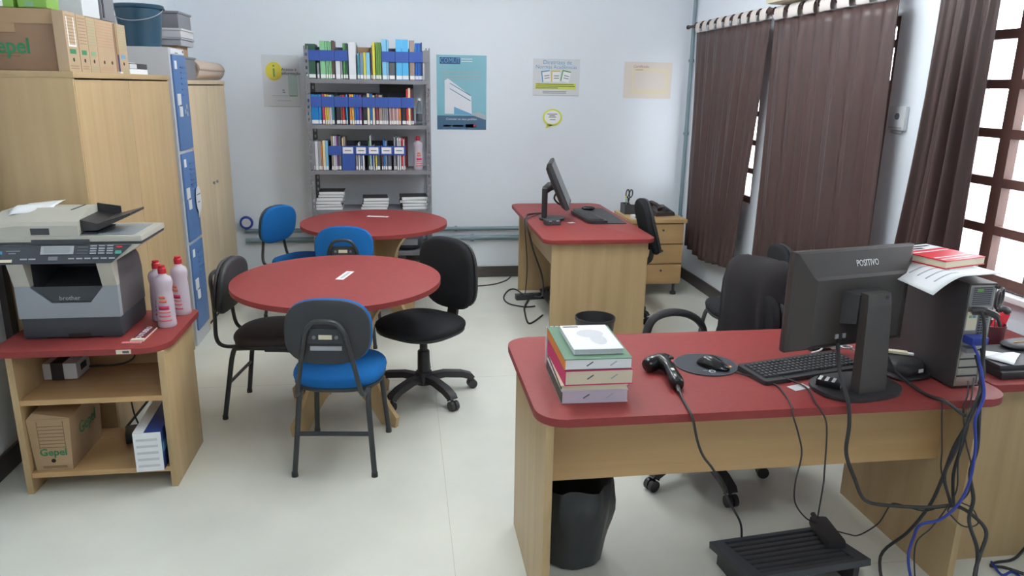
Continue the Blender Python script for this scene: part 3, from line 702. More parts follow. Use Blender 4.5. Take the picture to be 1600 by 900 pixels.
# side walls with a profile that flares up to the scanner
prof = [(py0 + 0.03, ZP + 0.092), (py1, ZP + 0.092), (py1, ZP + 0.24), (py1 - 0.02, ZP + 0.30), (py1 - 0.06, ZP + 0.334), (py0 - 0.03, ZP + 0.334), (py0 + 0.01, ZP + 0.29), (py0 + 0.03, ZP + 0.24)]
for nm, x0, x1 in (('side_cover', px1 - 0.012, px1 - 0.002), ('side_cover', px0 + 0.002, px0 + 0.012)):
    g = G(); g.loft([[(x0, y, z) for y, z in prof], [(x1, y, z) for y, z in prof]]); g.obj(nm, 'printer_side', t, w=True)
# front frame: lower door with a cut corner mouth, upper posts
g = G()
cut = [(px0, ZP + 0.092), (px1, ZP + 0.092), (px1, ZP + 0.228), (px1 - 0.058, ZP + 0.228), (px1 - 0.058, ZP + 0.222), (px1 - 0.112, ZP + 0.157), (px0 + 0.135, ZP + 0.157), (px0 + 0.062, ZP + 0.222), (px0 + 0.062, ZP + 0.228), (px0, ZP + 0.228)]
g.loft([[(x, py0, z) for x, z in cut], [(x, py0 + 0.028, z) for x, z in cut]]); g.obj('front_door', 'printer_grey', t, w=True, smooth=False)
for x0, x1 in ((px0, px0 + 0.062), (px1 - 0.058, px1)):
    pr = [(py0, ZP + 0.2285), (py0 + 0.03, ZP + 0.2285), (py0 + 0.03, ZP + 0.333), (py0 - 0.034, ZP + 0.333)]
    g = G(); g.loft([[(x0, y, z) for y, z in pr], [(x1, y, z) for y, z in pr]]); g.obj('front_post', 'printer_beige', t, w=True, smooth=False)
G().box(px0 + 0.02, px0 + 0.034, py0 - 0.014, py0 - 0.006, ZP + 0.277, ZP + 0.284).obj('usb_port', 'ink_dark', t, w=True)
g = G()
g.box(px0 + 0.06, px1 - 0.055, py0 + 0.26, py0 + 0.265, ZP + 0.15, ZP + 0.333)
g.loft([[(px0 + 0.06, py0 + 0.012, ZP + 0.155), (px1 - 0.055, py0 + 0.012, ZP + 0.155), (px1 - 0.055, py0 + 0.012, ZP + 0.15), (px0 + 0.06, py0 + 0.012, ZP + 0.15)], [(px0 + 0.06, py0 + 0.26, ZP + 0.25), (px1 - 0.055, py0 + 0.26, ZP + 0.25), (px1 - 0.055, py0 + 0.26, ZP + 0.24), (px0 + 0.06, py0 + 0.26, ZP + 0.24)]])
g.box(px0 + 0.055, px0 + 0.062, py0 + 0.03, py0 + 0.26, ZP + 0.15, ZP + 0.333); g.box(px1 - 0.058, px1 - 0.05, py0 + 0.03, py0 + 0.26, ZP + 0.15, ZP + 0.333)
g.obj('output_tray', 'printer_dark', t, w=True, smooth=False)
g = G(); fl = [(px1 - 0.06, ZP + 0.226), (px1 - 0.113, ZP + 0.16), (px0 + 0.136, ZP + 0.16), (px0 + 0.063, ZP + 0.226)]
g.loft([[(x, py0 + 0.006, z) for x, z in fl], [(x, py0 + 0.011, z) for x, z in fl]]); fr = g.obj('manual_feed_door', 'printer_dark', t, w=True, smooth=False)
text('brother', 0.026, 'pale_steel', ((px0 + px1) / 2 + 0.006, py0 + 0.0052, ZP + 0.176), RX90, t, True)
# scanner unit
sx0, sx1, sy0, sy1 = -1.655, -1.08, 3.10, 3.512
def D(v): return 3.200 + (v - 0.115) * 0.67
g = G()
g.loft([[(-1.61, 3.162, ZP + 0.335), (-1.185, 3.162, ZP + 0.335), (-1.185, 3.44, ZP + 0.335), (-1.61, 3.44, ZP + 0.335)], [(sx0 + 0.002, 3.204, ZP + 0.4015), (sx1 - 0.004, 3.204, ZP + 0.4015), (sx1 - 0.004, sy1 - 0.004, ZP + 0.4015), (sx0 + 0.002, sy1 - 0.004, ZP + 0.4015)]])
g.obj('scanner_body', 'printer_beige', t, w=True, smooth=False)
g = G()
g.loft([[(-1.612, 3.150, ZP + 0.334), (-1.19, 3.150, ZP + 0.334), (-1.19, 3.160, ZP + 0.334), (-1.612, 3.160, ZP + 0.334)], [(sx0 + 0.004, 3.194, ZP + 0.400), (sx1 - 0.04, 3.194, ZP + 0.400), (sx1 - 0.04, 3.203, ZP + 0.400), (sx0 + 0.004, 3.203, ZP + 0.400)]])
g.obj('control_panel', 'printer_dark', t, w=True, smooth=False)
ang = math.atan2(0.066, 0.044)
def PM(x, v): # point on the panel plane: x along, v up the slope
    return Tm(x, 3.1500, ZP + 0.3345, ang) @ Matrix.Diagonal((1, 0.68, 1, 1))
def pbox(name, m, xa, xb, va, vb, h=0.002, bev=0.0):
    return G().box(xa, xb, va, vb, 0, h, bev, Mx=PM(0, 0)).obj(name, m, t, w=True)
pbox('display_frame', 'pale_steel', -1.462, -1.338, 0.058, 0.112, 0.004); pbox('lcd_screen', 'lcd', -1.450, -1.352, 0.067, 0.104, 0.0048)
g = G()
for r in range(4):
    for c in range(3): g.box(-1.275 + 0.032 * c, -1.252 + 0.032 * c, 0.058 + 0.016 * r, 0.066 + 0.016 * r, 0, 0.004, Mx=PM(0, 0))
stuff(g.obj('number_keys', 'pale_steel', t, w=True))
pbox('start_button', 'teal_button', -1.178, -1.155, 0.058, 0.078, 0.004); pbox('stop_button', 'red_plastic', -1.176, -1.153, 0.098, 0.108, 0.003)
g = G()
for c in range(6): g.box(-1.355 + 0.031 * c, -1.333 + 0.031 * c, 0.026, 0.034, 0, 0.003, Mx=PM(0, 0))
for c in range(2): g.box(-1.535 + 0.032 * c, -1.510 + 0.032 * c, 0.026, 0.034, 0, 0.003, Mx=PM(0, 0))
stuff(g.obj('mode_keys', 'pale_steel', t, w=True))
pbox('navigation_key', 'steel_grey', -1.43, -1.395, 0.020, 0.044, 0.003); pbox('logo_dot', 'blue_button', -1.622, -1.605, 0.064, 0.082, 0.003)
pbox('sticker', 'cream_paper', -1.625, -1.565, 0.012, 0.030, 0.001)
pbox('print_line', 'pale_steel', -1.592, -1.54, 0.082, 0.086, 0.001); pbox('print_line', 'pale_steel', -1.582, -1.555, 0.066, 0.07, 0.001)
g = G()
for r in range(3): g.box(-1.325, -1.285, 0.062 + 0.02 * r, 0.065 + 0.02 * r, 0, 0.001, Mx=PM(0, 0))
stuff(g.obj('print_lines', 'steel_grey', t, w=True))
# lid with the feeder
G().box(sx0 + 0.004, sx1 - 0.002, D(0.118), D(0.573), ZP + 0.402, ZP + 0.412, 0.002).obj('lid_gap', 'printer_dark', t, w=True)
G().box(sx0, sx1, D(0.115), sy1, ZP + 0.4125, ZP + 0.437, 0.006).obj('scanner_lid', 'printer_beige', t, w=True)
G().box(-1.50, -1.28, D(0.105), D(0.118), ZP + 0.404, ZP + 0.424, 0.004).obj('lid_handle', 'printer_dark', t, w=True)
pr = [(D(0.118), ZP + 0.437), (D(0.118), ZP + 0.480), (D(0.135), ZP + 0.495), (D(0.30), ZP + 0.535), (D(0.43), ZP + 0.535), (D(0.545), ZP + 0.50), (D(0.545), ZP + 0.437)]
g = G(); g.loft([[(sx0, y, z - 0.012) for y, z in pr], [(sx0 + 0.10, y, z) for y, z in pr], [(-1.32, y, z) for y, z in pr]]); g.obj('feeder_cover', 'printer_beige', t, w=True, smooth=False)
G().box(-1.50, -1.43, D(0.1165), D(0.1185), ZP + 0.443, ZP + 0.470).obj('model_plate', 'printer_dark', t, w=True)
G().box(-1.36, -1.355, D(0.2), D(0.42), ZP + 0.5355, ZP + 0.5375).obj('feeder_slot', 'ink_dark', t, w=True)
g = G()
g.loft([[(-1.325, D(0.16), ZP + 0.45), (-1.325, D(0.46), ZP + 0.45), (-1.325, D(0.46), ZP + 0.505), (-1.325, D(0.16), ZP + 0.50)], [(-1.255, D(0.16), ZP + 0.455), (-1.255, D(0.46), ZP + 0.455), (-1.255, D(0.46), ZP + 0.488), (-1.255, D(0.16), ZP + 0.482)],
        [(-1.13, D(0.19), ZP + 0.512), (-1.13, D(0.45), ZP + 0.512), (-1.13, D(0.45), ZP + 0.522), (-1.13, D(0.19), ZP + 0.522)]])
g.obj('document_tray', 'black_plastic', t, w=True, smooth=False)
g = G(); g.loft([[(-1.32, D(0.45), ZP + 0.46), (-1.32, D(0.458), ZP + 0.46), (-1.32, D(0.458), ZP + 0.54), (-1.32, D(0.45), ZP + 0.54)], [(-1.225, D(0.45), ZP + 0.48), (-1.225, D(0.458), ZP + 0.48), (-1.225, D(0.458), ZP + 0.525), (-1.225, D(0.45), ZP + 0.525)]])
g.obj('paper_guide', 'black_plastic', t, w=True, smooth=False)
g = G(); g.loft([[(-1.325, D(0.135), ZP + 0.4385), (-1.115, D(0.145), ZP + 0.4385), (-1.115, D(0.525), ZP + 0.4385), (-1.325, D(0.525), ZP + 0.4385)], [(-1.325, D(0.135), ZP + 0.441), (-1.115, D(0.145), ZP + 0.4395), (-1.115, D(0.525), ZP + 0.4395), (-1.325, D(0.525), ZP + 0.441)]])
g.obj('lid_inset', 'printer_grey', t, w=True, smooth=False)
G().box(-1.315, -1.255, D(0.14), D(0.45), ZP + 0.4415, ZP + 0.4465).obj('output_slot', 'ink_dark', t, w=True)
t = thing('paper_sheet', 'white sheet lying on the feeder of the printer', 'paper', (-1.54, 3.48, ZP + 0.53))
g = G(); g.grid(lambda u, v: (-1.615 + 0.155 * u, D(0.22 + 0.24 * v) + 0.03 * u, ZP + (0.5035 if u < 0.01 else 0.515) + 0.026 * min(1, v * 3) + 0.0035 * u + 0.004 * math.sin(5 * v + 3 * u)), 8, 8); g.obj('sheet', 'white_paper', t, w=True, solid=0.0008)

# bottles beside the printer
def bottle(loc, label, group):
    t = thing('sanitizer_bottle', label, 'bottle', loc, 0.2, group)
    G().lathe([(0.036, 0), (0.039, 0.006), (0.039, 0.02), (0.0375, 0.03), (0.037, 0.10), (0.035, 0.15), (0.033, 0.168), (0.037, 0.185), (0.0385, 0.205), (0.033, 0.222), (0.017, 0.232), (0.014, 0.24)], 24).obj('flask', 'bottle_plastic', t)
    c = G(); c.lathe([(0.0135, 0.2405), (0.0175, 0.2405), (0.0175, 0.262), (0.014, 0.266), (0.014, 0.275), (0.002, 0.276)], 18); c.obj('cap', 'cap_red', t)
    def band(name, m, z0, z1, a0, a1, r=0.0375):
        g = G(); n = 10
        ring = lambda z, rr: [(rr * math.cos(a0 + (a1 - a0) * k / n), rr * math.sin(a0 + (a1 - a0) * k / n), z) for k in range(n + 1)]
        g.loft([ring(z0, r + 0.0006), ring(z1, r + 0.0004)], closed=False, cap=False); return g.obj(name, m, t, solid=0.0004)
    band('label_block', 'label_crimson', 0.082, 0.100, -2.3, -1.1); band('label_mark', 'label_orange', 0.115, 0.128, -2.2, -1.3); band('label_mark', 'label_orange', 0.132, 0.146, -2.15, -1.45, 0.0362)
    band('label_line', 'label_orange', 0.068, 0.074, -2.4, -1.0); band('label_line', 'label_pink', 0.05, 0.058, -2.4, -1.0); band('label_line', 'label_pink', 0.03, 0.038, -2.5, -0.9, 0.0378)
    return t
b0 = bottle((-1.060, 3.345, 0.6505), 'white red capped bottle on the printer stand, the nearest of three', 'red capped bottles on the printer stand')
dup(b0, (-1.115, 3.445, 0.6505), 0.6, 'white red capped bottle half hidden behind the nearest bottle, touching the printer')
dup(b0, (-1.045, 3.53, 0.6505), -0.3, 'white red capped bottle on the printer stand, rearmost right by the locker')
# magazine under the printer edge
t = thing('magazine', 'dark red magazine beside the printer base, in front of the bottles', 'magazine', (-1.135, 3.24, 0.6505), -0.02)
G().box(-0.012, 0.042, -0.11, 0.065, 0, 0.006, 0.001).obj('pages', 'cream_paper', t); 
G().box(-0.012, 0.0405, -0.109, 0.0645, 0.0062, 0.0072).obj('cover', 'magazine_maroon', t)
G().box(-0.011, 0.041, -0.108, -0.085, 0.0073, 0.0078).obj('cover_strip', 'cream_paper', t)
text('OUTUBRO', 0.033, 'white_paper', (0.013, -0.010, 0.0079), (0, 0, PI / 2), t)
t = thing('magazine', 'magazine with white edges lying lowest beside the printer base', 'magazine', (-1.13, 3.13, 0.6505))
G().box(-0.045, 0.03, -0.022, -0.005, 0, 0.003).obj('pages', 'white_paper', t); G().box(-0.045, 0.03, -0.024, -0.006, 0.0032, 0.0042).obj('cover', 'label_pink', t)
# things on the shelves of the stand
t = thing('voltage_stabilizer', 'small white box with a black band on the upper stand shelf', 'stabilizer', (-1.52, 3.37, 0.4255))
G().box(-0.065, 0.075, -0.07, 0.07, 0.004, 0.078, 0.006).obj('casing', 'white_plastic', t); G().box(-0.03, 0.02, -0.073, 0.073, 0.002, 0.081, 0.003).obj('black_band', 'black_plastic', t)
for x in (-0.05, 0.06): G().box(x - 0.008, x + 0.008, -0.06, 0.06, 0, 0.0045).obj('foot', 'dark_plastic', t)
G().box(0.0755, 0.0765, -0.03, 0.03, 0.03, 0.06).obj('outlet', 'ink_dark', t)
G().tube(smooth_path([(-1.29, 3.40, 0.60), (-1.34, 3.42, 0.55), (-1.25, 3.44, 0.49), (-1.30, 3.44, 0.445), (-1.435, 3.40, 0.45)], 6), 0.004, 6).obj('power_cord', 'cable_black', t, w=True)
t = thing('archive_box', 'brown Gepel archive box on the lowest shelf of the printer stand', 'archive box', (-1.50, 3.25, 0.0955))
bx = Tm(0, 0, 0, 0, 0, 0.0)
g = G(); g.loft([[(-0.072, -0.15, 0), (0.072, -0.15, 0), (0.072, 0.17, 0), (-0.072, 0.17, 0)], [(-0.085, -0.15, 0.235), (0.085, -0.15, 0.235), (0.085, 0.17, 0.245), (-0.085, 0.17, 0.245)]]); g.obj('carton', 'kraft', t, smooth=False)
g = G(); g.loft([[(-0.084, -0.15, 0.2355), (0.086, -0.152, 0.2365), (0.086, 0.16, 0.25), (-0.084, 0.16, 0.25)], [(-0.06, -0.145, 0.262), (0.086, -0.150, 0.2385), (0.086, 0.16, 0.253), (-0.06, 0.16, 0.278)]]); g.obj('lid_flap', 'kraft', t, smooth=False)
for q in range(7): G().box(-0.045, 0.055, -0.1515, -0.1495, 0.105 + 0.016 * q, 0.1075 + 0.016 * q).obj('form_line', 'kraft_line', t)
for x in (-0.047, 0.055): G().box(x, x + 0.002, -0.1515, -0.1495, 0.10, 0.225).obj('form_line', 'kraft_line', t)
text('Gepel', 0.045, 'print_green', (0.004, -0.151, 0.083), RX90, t, bold=0.02)
text('Gepel', 0.075, 'print_green', (0.082, 0.02, 0.145), (PI / 2, 0, PI / 2), t)
g = G(); g.cyl((0.0, -0.151, 0.045), (0.0, -0.149, 0.045), 0.009, n=12); g.obj('finger_hole', 'dark_hole', t)
for z in (0.018, 0.012): G().box(-0.045, 0.05, -0.1515, -0.1495, z, z + 0.003).obj('print_line', 'kraft_line', t)
t = thing('toner_box', 'blue and white product box on the lowest stand shelf by the right panel', 'box', (-1.10, 3.06, 0.0955), 0.06)
G().box(-0.055, 0.055, -0.012, 0.36, 0, 0.178, 0.001).obj('carton', 'box_navy', t)
G().box(-0.055, 0.055, -0.0135, -0.0125, 0, 0.178).obj('front_print', 'white_paper', t)
for q in range(5): G().box(-0.045, 0.04, -0.0142, -0.0136, 0.02 + 0.03 * q, 0.031 + 0.03 * q).obj('print_line', 'grey_paper', t)
G().box(-0.055, -0.012, -0.012, 0.36, 0.1785, 0.1793).obj('top_print', 'white_paper', t)
G().box(0.0555, 0.0563, 0.0, 0.08, 0.08, 0.12).obj('side_print', 'ink_blue', t)
t = thing('power_adapter', 'black power adapter behind the blue and white box', 'adapter', (-1.245, 3.38, 0.0955), 0.3)
G().box(-0.06, 0.06, -0.05, 0.05, 0, 0.05, 0.006).obj('casing', 'black_plastic', t); G().tube(smooth_path([(0, 0.05, 0.03), (-0.02, 0.075, 0.10), (-0.03, 0.07, 0.25), (-0.03, 0.068, 0.30)], 5), 0.004, 6).obj('cord', 'cable_black', t)

# ------------------------------------------------------------------ steel bookshelf with its books
RX0, RX1, RY0, RY1 = -0.757, 0.222, 6.25, 6.61
RZ = [0.335, 0.69, 1.022, 1.388, 1.742]
t = thing('bookshelf', 'open grey steel bookshelf of slotted posts against the back wall', 'bookshelf', ((RX0 + RX1) / 2, 6.43, 0))
def post(x, y, sx, sy, h):
    g = G(); tk = 0.002; wd = 0.034
    def leg(ax):
        n = int(h / 0.05)
        for lo, hi in ((0, 0.010), (wd - 0.010, wd)):
            if ax == 'x': g.box(min(x + sx * lo, x + sx * hi), max(x + sx * lo, x + sx * hi), y - tk / 2, y + tk / 2, 0, h)
            else: g.box(x - tk / 2, x + tk / 2, min(y + sy * lo, y + sy * hi), max(y + sy * lo, y + sy * hi), 0, h)
        for k in range(n + 1):
            z0 = 0.05 * k - 0.013; z1 = z0 + 0.026
            if ax == 'x': g.box(min(x + sx * 0.010, x + sx * (wd - 0.010)), max(x + sx * 0.010, x + sx * (wd - 0.010)), y - tk / 2, y + tk / 2, max(0, z0), min(h, z1))
            else: g.box(x - tk / 2, x + tk / 2, min(y + sy * 0.010, y + sy * (wd - 0.010)), max(y + sy * 0.010, y + sy * (wd - 0.010)), max(0, z0), min(h, z1))
    leg('x'); leg('y')
    return g.obj('post', 'steel_grey', t, w=True, smooth=False)
post(RX0, RY0, 1, 1, 1.99); post(RX1, RY0, -1, 1, 1.99); post(RX0, RY1, 1, -1, 1.99); post(RX1, RY1, -1, -1, 1.99)
for z in RZ + [0.10]:
    g = G(); x0, x1 = RX0 + 0.003, RX1 - 0.003
    g.box(x0, x1, RY0 + 0.003, RY1 - 0.003, z - 0.003, z)
    g.box(x0, x1, RY0 + 0.002, RY0 + 0.004, z - 0.032, z); g.box(x0, x1, RY1 - 0.004, RY1 - 0.002, z - 0.032, z)
    g.box(x0, x0 + 0.002, RY0 + 0.003, RY1 - 0.003, z - 0.032, z); g.box(x1 - 0.002, x1, RY0 + 0.003, RY1 - 0.003, z - 0.032, z)
    g.obj('shelf', 'steel_grey', t, w=True, smooth=False)
ORD = ['first', 'second', 'third', 'fourth', 'fifth', 'sixth', 'seventh', 'eighth', 'ninth', 'tenth', 'eleventh']
BY = RY0 + 0.022          # spine plane of the shelved books
def book(col, x0, x1, z, h, label, group, depth=0.20, y=None, tagged=True, lean=0.0):
    y = BY if y is None else y
    t = thing('book', label, 'book', ((x0 + x1) / 2, y, z + 0.0008), 0, group)
    w = (x1 - x0) / 2 - 0.0006
    Mx = Matrix.Rotation(lean, 4, 'Y') if lean else None
    g = G(); tk = min(0.0025, w * 0.4)
    g.box(-w, w, 0, tk * 1.2, 0, h, 0.0008, Mx=Mx, seg=1); g.box(-w, -w + tk, 0.001, depth, 0, h, Mx=Mx); g.box(w - tk, w, 0.001, depth, 0, h, Mx=Mx)
    g.obj('cover', 'book ' + col, t)
    G().box(-w + tk, w - tk, tk * 1.2, depth - 0.004, 0.002, h - 0.004, Mx=Mx).obj('pages', 'cream_paper', t)
    if tagged: G().box(-w * 0.96, w * 0.96, -0.0008, -0.0001, 0.006, 0.034, Mx=Mx).obj('spine_label', 'white_paper', t)
    return t
def magazine_file(x0, x1, z, label, group, band=(0.138, 0.217), h=0.25, m='file_dark', front=False, card=None, body=True):
    t = thing('magazine_file', label, 'magazine file', ((x0 + x1) / 2, BY - 0.008, z + 0.0004), 0, group)
    w = (x1 - x0) / 2 - 0.0004; d = 0.235
    if body:
        for s in (-1, 1):
            g = G(); pr = [(0.003, 0), (d, 0), (d, h), (d - 0.06, h), (0.003, band[1])]
            a, b = (s * w, s * (w - 0.0016)); g.loft([[(a, y, zz) for y, zz in pr], [(b, y, zz) for y, zz in pr]]); g.obj('side_panel', m, t, smooth=False)
        G().box(-w + 0.002, w - 0.002, d - 0.002, d, 0.0, h).obj('back_panel', m, t)
    if band[1] > 0.02: G().box(-w, w, 0.0005, 0.003, 0 if front else band[0], band[1]).obj('front_panel' if front else 'front_band', 'file_blue', t)
    if card:
        band = (0.123, 0.197)
        G().box(-w * 0.82, w * 0.72, -0.0008, 0.0003, band[0] + 0.012, band[1] - 0.01).obj('name_card', 'white_paper', t)
        for q in range(1): G().box(-w * 0.55, w * 0.45, -0.0014, -0.0007, (band[0] + band[1]) / 2 - 0.003, (band[0] + band[1]) / 2 + 0.003).obj('print_line', 'ink_grey', t)
    return t
def row(z, files, loose, gname, place, x_of, sh):
    for k, f in enumerate(files):
        a, b = x_of(f[0]), x_of(f[1]); kw = f[3] if len(f) > 3 else {}
        desc = kw.pop('desc', 'blue banded magazine file')
        magazine_file(a, b, z, '%s, %s from left on the %s shelf' % (desc, ORD[k], place), gname + ' magazine files', **kw)
        n = len(f[2])
        for q, (c, xa, xb, h) in enumerate(f[2]):
            nm = '%s spined book, %s from left in the %s file of the %s shelf' % (c, ORD[q], ORD[k], place)
            book(c, max(x_of(xa), a + 0.0025), min(x_of(xb), b - 0.0025), z, h, nm, 'books in files on the ' + place + ' shelf')
    for q, (c, xa, xb, h, lab) in enumerate(loose):
        book(c, x_of(xa), x_of(xb), z, h, lab, 'loose books on the ' + place + ' shelf')
# top shelf
xo = lambda p: -0.752 + (p - 68) * 0.000985
S5 = RZ[4] + 0.0005
row(S5, [
 (66, 180, [('dark green', 72, 148, 0.262), ('grey', 158, 176, 0.12)]),
 (181, 299, [('light green', 184, 226, 0.285), ('light green', 229, 243, 0.285), ('light green', 246, 259, 0.285), ('light green', 261, 273, 0.282), ('brown', 276, 296, 0.29)]),
 (300, 404, [('white', 304, 341, 0.215), ('grey', 344, 358, 0.21), ('green', 364, 382, 0.272), ('dark green', 383, 400, 0.272)]),
 (405, 468, [('white', 408, 465, 0.283)], {'desc': 'plain white faced magazine file', 'band': (0.0, 0.005), 'h': 0.27}),
 (472, 580, [('teal', 475, 495, 0.20), ('blue grey', 497, 522, 0.20), ('yellow', 524, 544, 0.205), ('pale blue', 545, 576, 0.205)], {'desc': 'low brown file without a blue band', 'band': (0.0, 0.012), 'h': 0.255, 'm': 'kraft_dark'}),
 (582, 668, [('brown', 585, 594, 0.24), ('yellow', 596, 618, 0.282), ('leaf green', 624, 637, 0.285), ('leaf green', 638, 652, 0.285), ('leaf green', 653, 666, 0.285)], {'desc': 'brown file with tall yellow and green spines', 'band': (0.0, 0.012), 'h': 0.27, 'm': 'kraft_dark'}),
 (670, 778, [('pale blue', 673, 710, 0.31), ('pale blue', 712, 724, 0.305), ('dark grey', 728, 774, 0.135)]),
 (779, 888, [('light blue', 784, 833, 0.31), ('light blue', 834, 885, 0.31)]),
 (889, 998, [('taupe', 894, 934, 0.305), ('blue', 938, 949, 0.285), ('deep blue', 950, 961, 0.285), ('blue', 962, 973, 0.285), ('deep blue', 974, 985, 0.285), ('navy', 986, 996, 0.29)]),
 ], [], 'top shelf', 'top', xo, 5)
t = thing('bookend_box', 'grey box at the right end of the top shelf', 'box', (0.195, 6.40, S5))
G().box(xo(1003), xo(1052), 6.42, 6.56, S5 + 0.001, S5 + 0.235, 0.003).obj('carton', 'steel_grey', t, w=True); G().box(xo(1000), xo(1022), 6.29, 6.40, S5 + 0.001, S5 + 0.135, 0.002).obj('white_side', 'grey_paper', t, w=True)
# second shelf
xo2 = lambda p: -0.752 + (p - 92) * 0.000985
S4 = RZ[3] + 0.0005
row(S4, [
 (95, 203, [('light blue', 99, 118, 0.232), ('sky blue', 120, 176, 0.232), ('sky blue', 178, 201, 0.232)]),
 (204, 305, [('magenta', 207, 225, 0.235), ('amber', 228, 241, 0.235), ('yellow', 243, 255, 0.232), ('pink', 257, 268, 0.23), ('white', 269, 280, 0.232), ('teal', 282, 302, 0.23)]),
 (306, 418, [('black', 318, 348, 0.226), ('brown', 350, 364, 0.23), ('red', 366, 384, 0.234), ('navy', 386, 395, 0.23), ('light blue', 397, 408, 0.235)]),
 (420, 528, [('orange', 425, 441, 0.236), ('amber', 443, 459, 0.236), ('blue', 461, 474, 0.234), ('deep blue', 476, 500, 0.236), ('purple', 502, 520, 0.236)]),
 (530, 632, [('black', 534, 564, 0.234), ('cream', 566, 585, 0.246), ('blue', 588, 606, 0.244), ('cream', 609, 628, 0.232)]),
 (633, 739, [('maroon', 636, 657, 0.236), ('taupe', 660, 690, 0.236), ('grey', 692, 705, 0.206), ('grey', 707, 720, 0.206), ('grey', 722, 735, 0.206)]),
 (740, 843, [('pink', 744, 757, 0.20), ('taupe', 758, 772, 0.20), ('pink', 773, 787, 0.20), ('taupe', 788, 801, 0.20), ('pink', 802, 819, 0.20), ('orange', 822, 838, 0.20)]),
 (845, 947, [('black', 849, 880, 0.22), ('red', 883, 899, 0.285), ('cream', 900, 918, 0.292), ('dark red', 920, 930, 0.28), ('black', 931, 945, 0.288)]),
 ], [], 'second shelf', 'second', xo2, 4)
t = thing('dark_case', 'flat dark case standing behind the books on the second shelf', 'case', (0.05, 6.56, S4))
G().box(-0.19, 0.09, 6.53, 6.60, S4 + 0.001, S4 + 0.33, 0.004).obj('shell', 'dark_plastic', t, w=True); G().box(-0.18, 0.08, 6.5275, 6.5295, S4 + 0.235, S4 + 0.24).obj('seam_line', 'ink_grey', t, w=True)
t = thing('water_bottle', 'clear plastic bottle with a white cap on the second shelf', 'bottle', (0.132, 6.31, S4 + 0.001))
G().lathe([(0.022, 0), (0.025, 0.006), (0.025, 0.12), (0.024, 0.13), (0.012, 0.185), (0.011, 0.195)], 18).obj('flask', 'clear_plastic', t); G().lathe([(0.013, 0.1955), (0.013, 0.212), (0.002, 0.213)], 14).obj('cap', 'white_plastic', t)
G().lathe([(0.0255, 0.03), (0.0258, 0.034), (0.0258, 0.085), (0.0255, 0.09)], 18, cap=False).obj('water_label', 'slate_plastic', t)
# third shelf
xo3 = lambda p: -0.742 + (p - 120) * 0.000876
S3 = RZ[2] + 0.0005
for q, (c, a, b, h) in enumerate((('grey', 120, 150, 0.232), ('white', 152, 180, 0.232), ('grey', 182, 208, 0.232), ('orange', 209, 218, 0.23), ('cream', 222, 247, 0.238), ('pale blue', 248, 272, 0.238))):
    book(c, xo3(a), xo3(b), S3, h, '%s spined thick book, %s from the left post on the third shelf' % (c, ORD[q]), 'loose books on the third shelf')
t3 = {'band': (0.123, 0.197), 'h': 0.225, 'card': True, 'desc': 'blue banded file with a white name card'}
row(S3, [
 (275, 393, [('taupe', 300, 317, 0.275), ('white', 319, 332, 0.275), ('lilac', 334, 349, 0.275), ('purple', 350, 363, 0.275), ('dark grey', 366, 389, 0.272)], {'band': (0.123, 0.197), 'h': 0.225}),
 (396, 517, [('cream', 400, 412, 0.26), ('taupe', 414, 430, 0.27)], {'band': (0.0, 0.197), 'h': 0.225, 'front': True, 'card': True, 'desc': 'solid blue faced file with a white name card'}),
 (519, 632, [('grey', 522, 540, 0.195), ('white', 545, 560, 0.22), ('blue grey', 565, 580, 0.19), ('white', 584, 600, 0.185)], dict(t3)),
 (634, 749, [('green', 640, 652, 0.24), ('white', 654, 664, 0.28), ('blue', 666, 676, 0.19), ('white', 682, 692, 0.20), ('yellow', 702, 716, 0.185), ('dark grey', 718, 744, 0.18)], dict(t3)),
 (752, 867, [('brown', 760, 772, 0.19), ('blue', 775, 790, 0.245), ('blue grey', 792, 812, 0.235), ('dark grey', 816, 850, 0.185)], dict(t3)),
 (869, 984, [('grey', 874, 888, 0.27), ('dark grey', 890, 902, 0.28), ('white', 906, 920, 0.265), ('white', 926, 940, 0.262), ('red', 944, 958, 0.262), ('white', 961, 972, 0.25), ('dark red', 973, 981, 0.255)], dict(t3)),
 ], [], 'third shelf', 'third', xo3, 3)
t = thing('red_booklet', 'dark red booklet poking out behind the last file of the third shelf', 'booklet', (0.03, 6.53, S3))
G().box(-0.01, 0.035, 6.50, 6.56, S3 + 0.001, S3 + 0.255, 0.002).obj('cover', 'book maroon', t, w=True)
b = dup(b0, (xo3(1100) , 6.33, S3 + 0.0005), 0.4, 'white red capped bottle alone on the third shelf of the bookshelf'); 
if 'group' in b: del b['group']
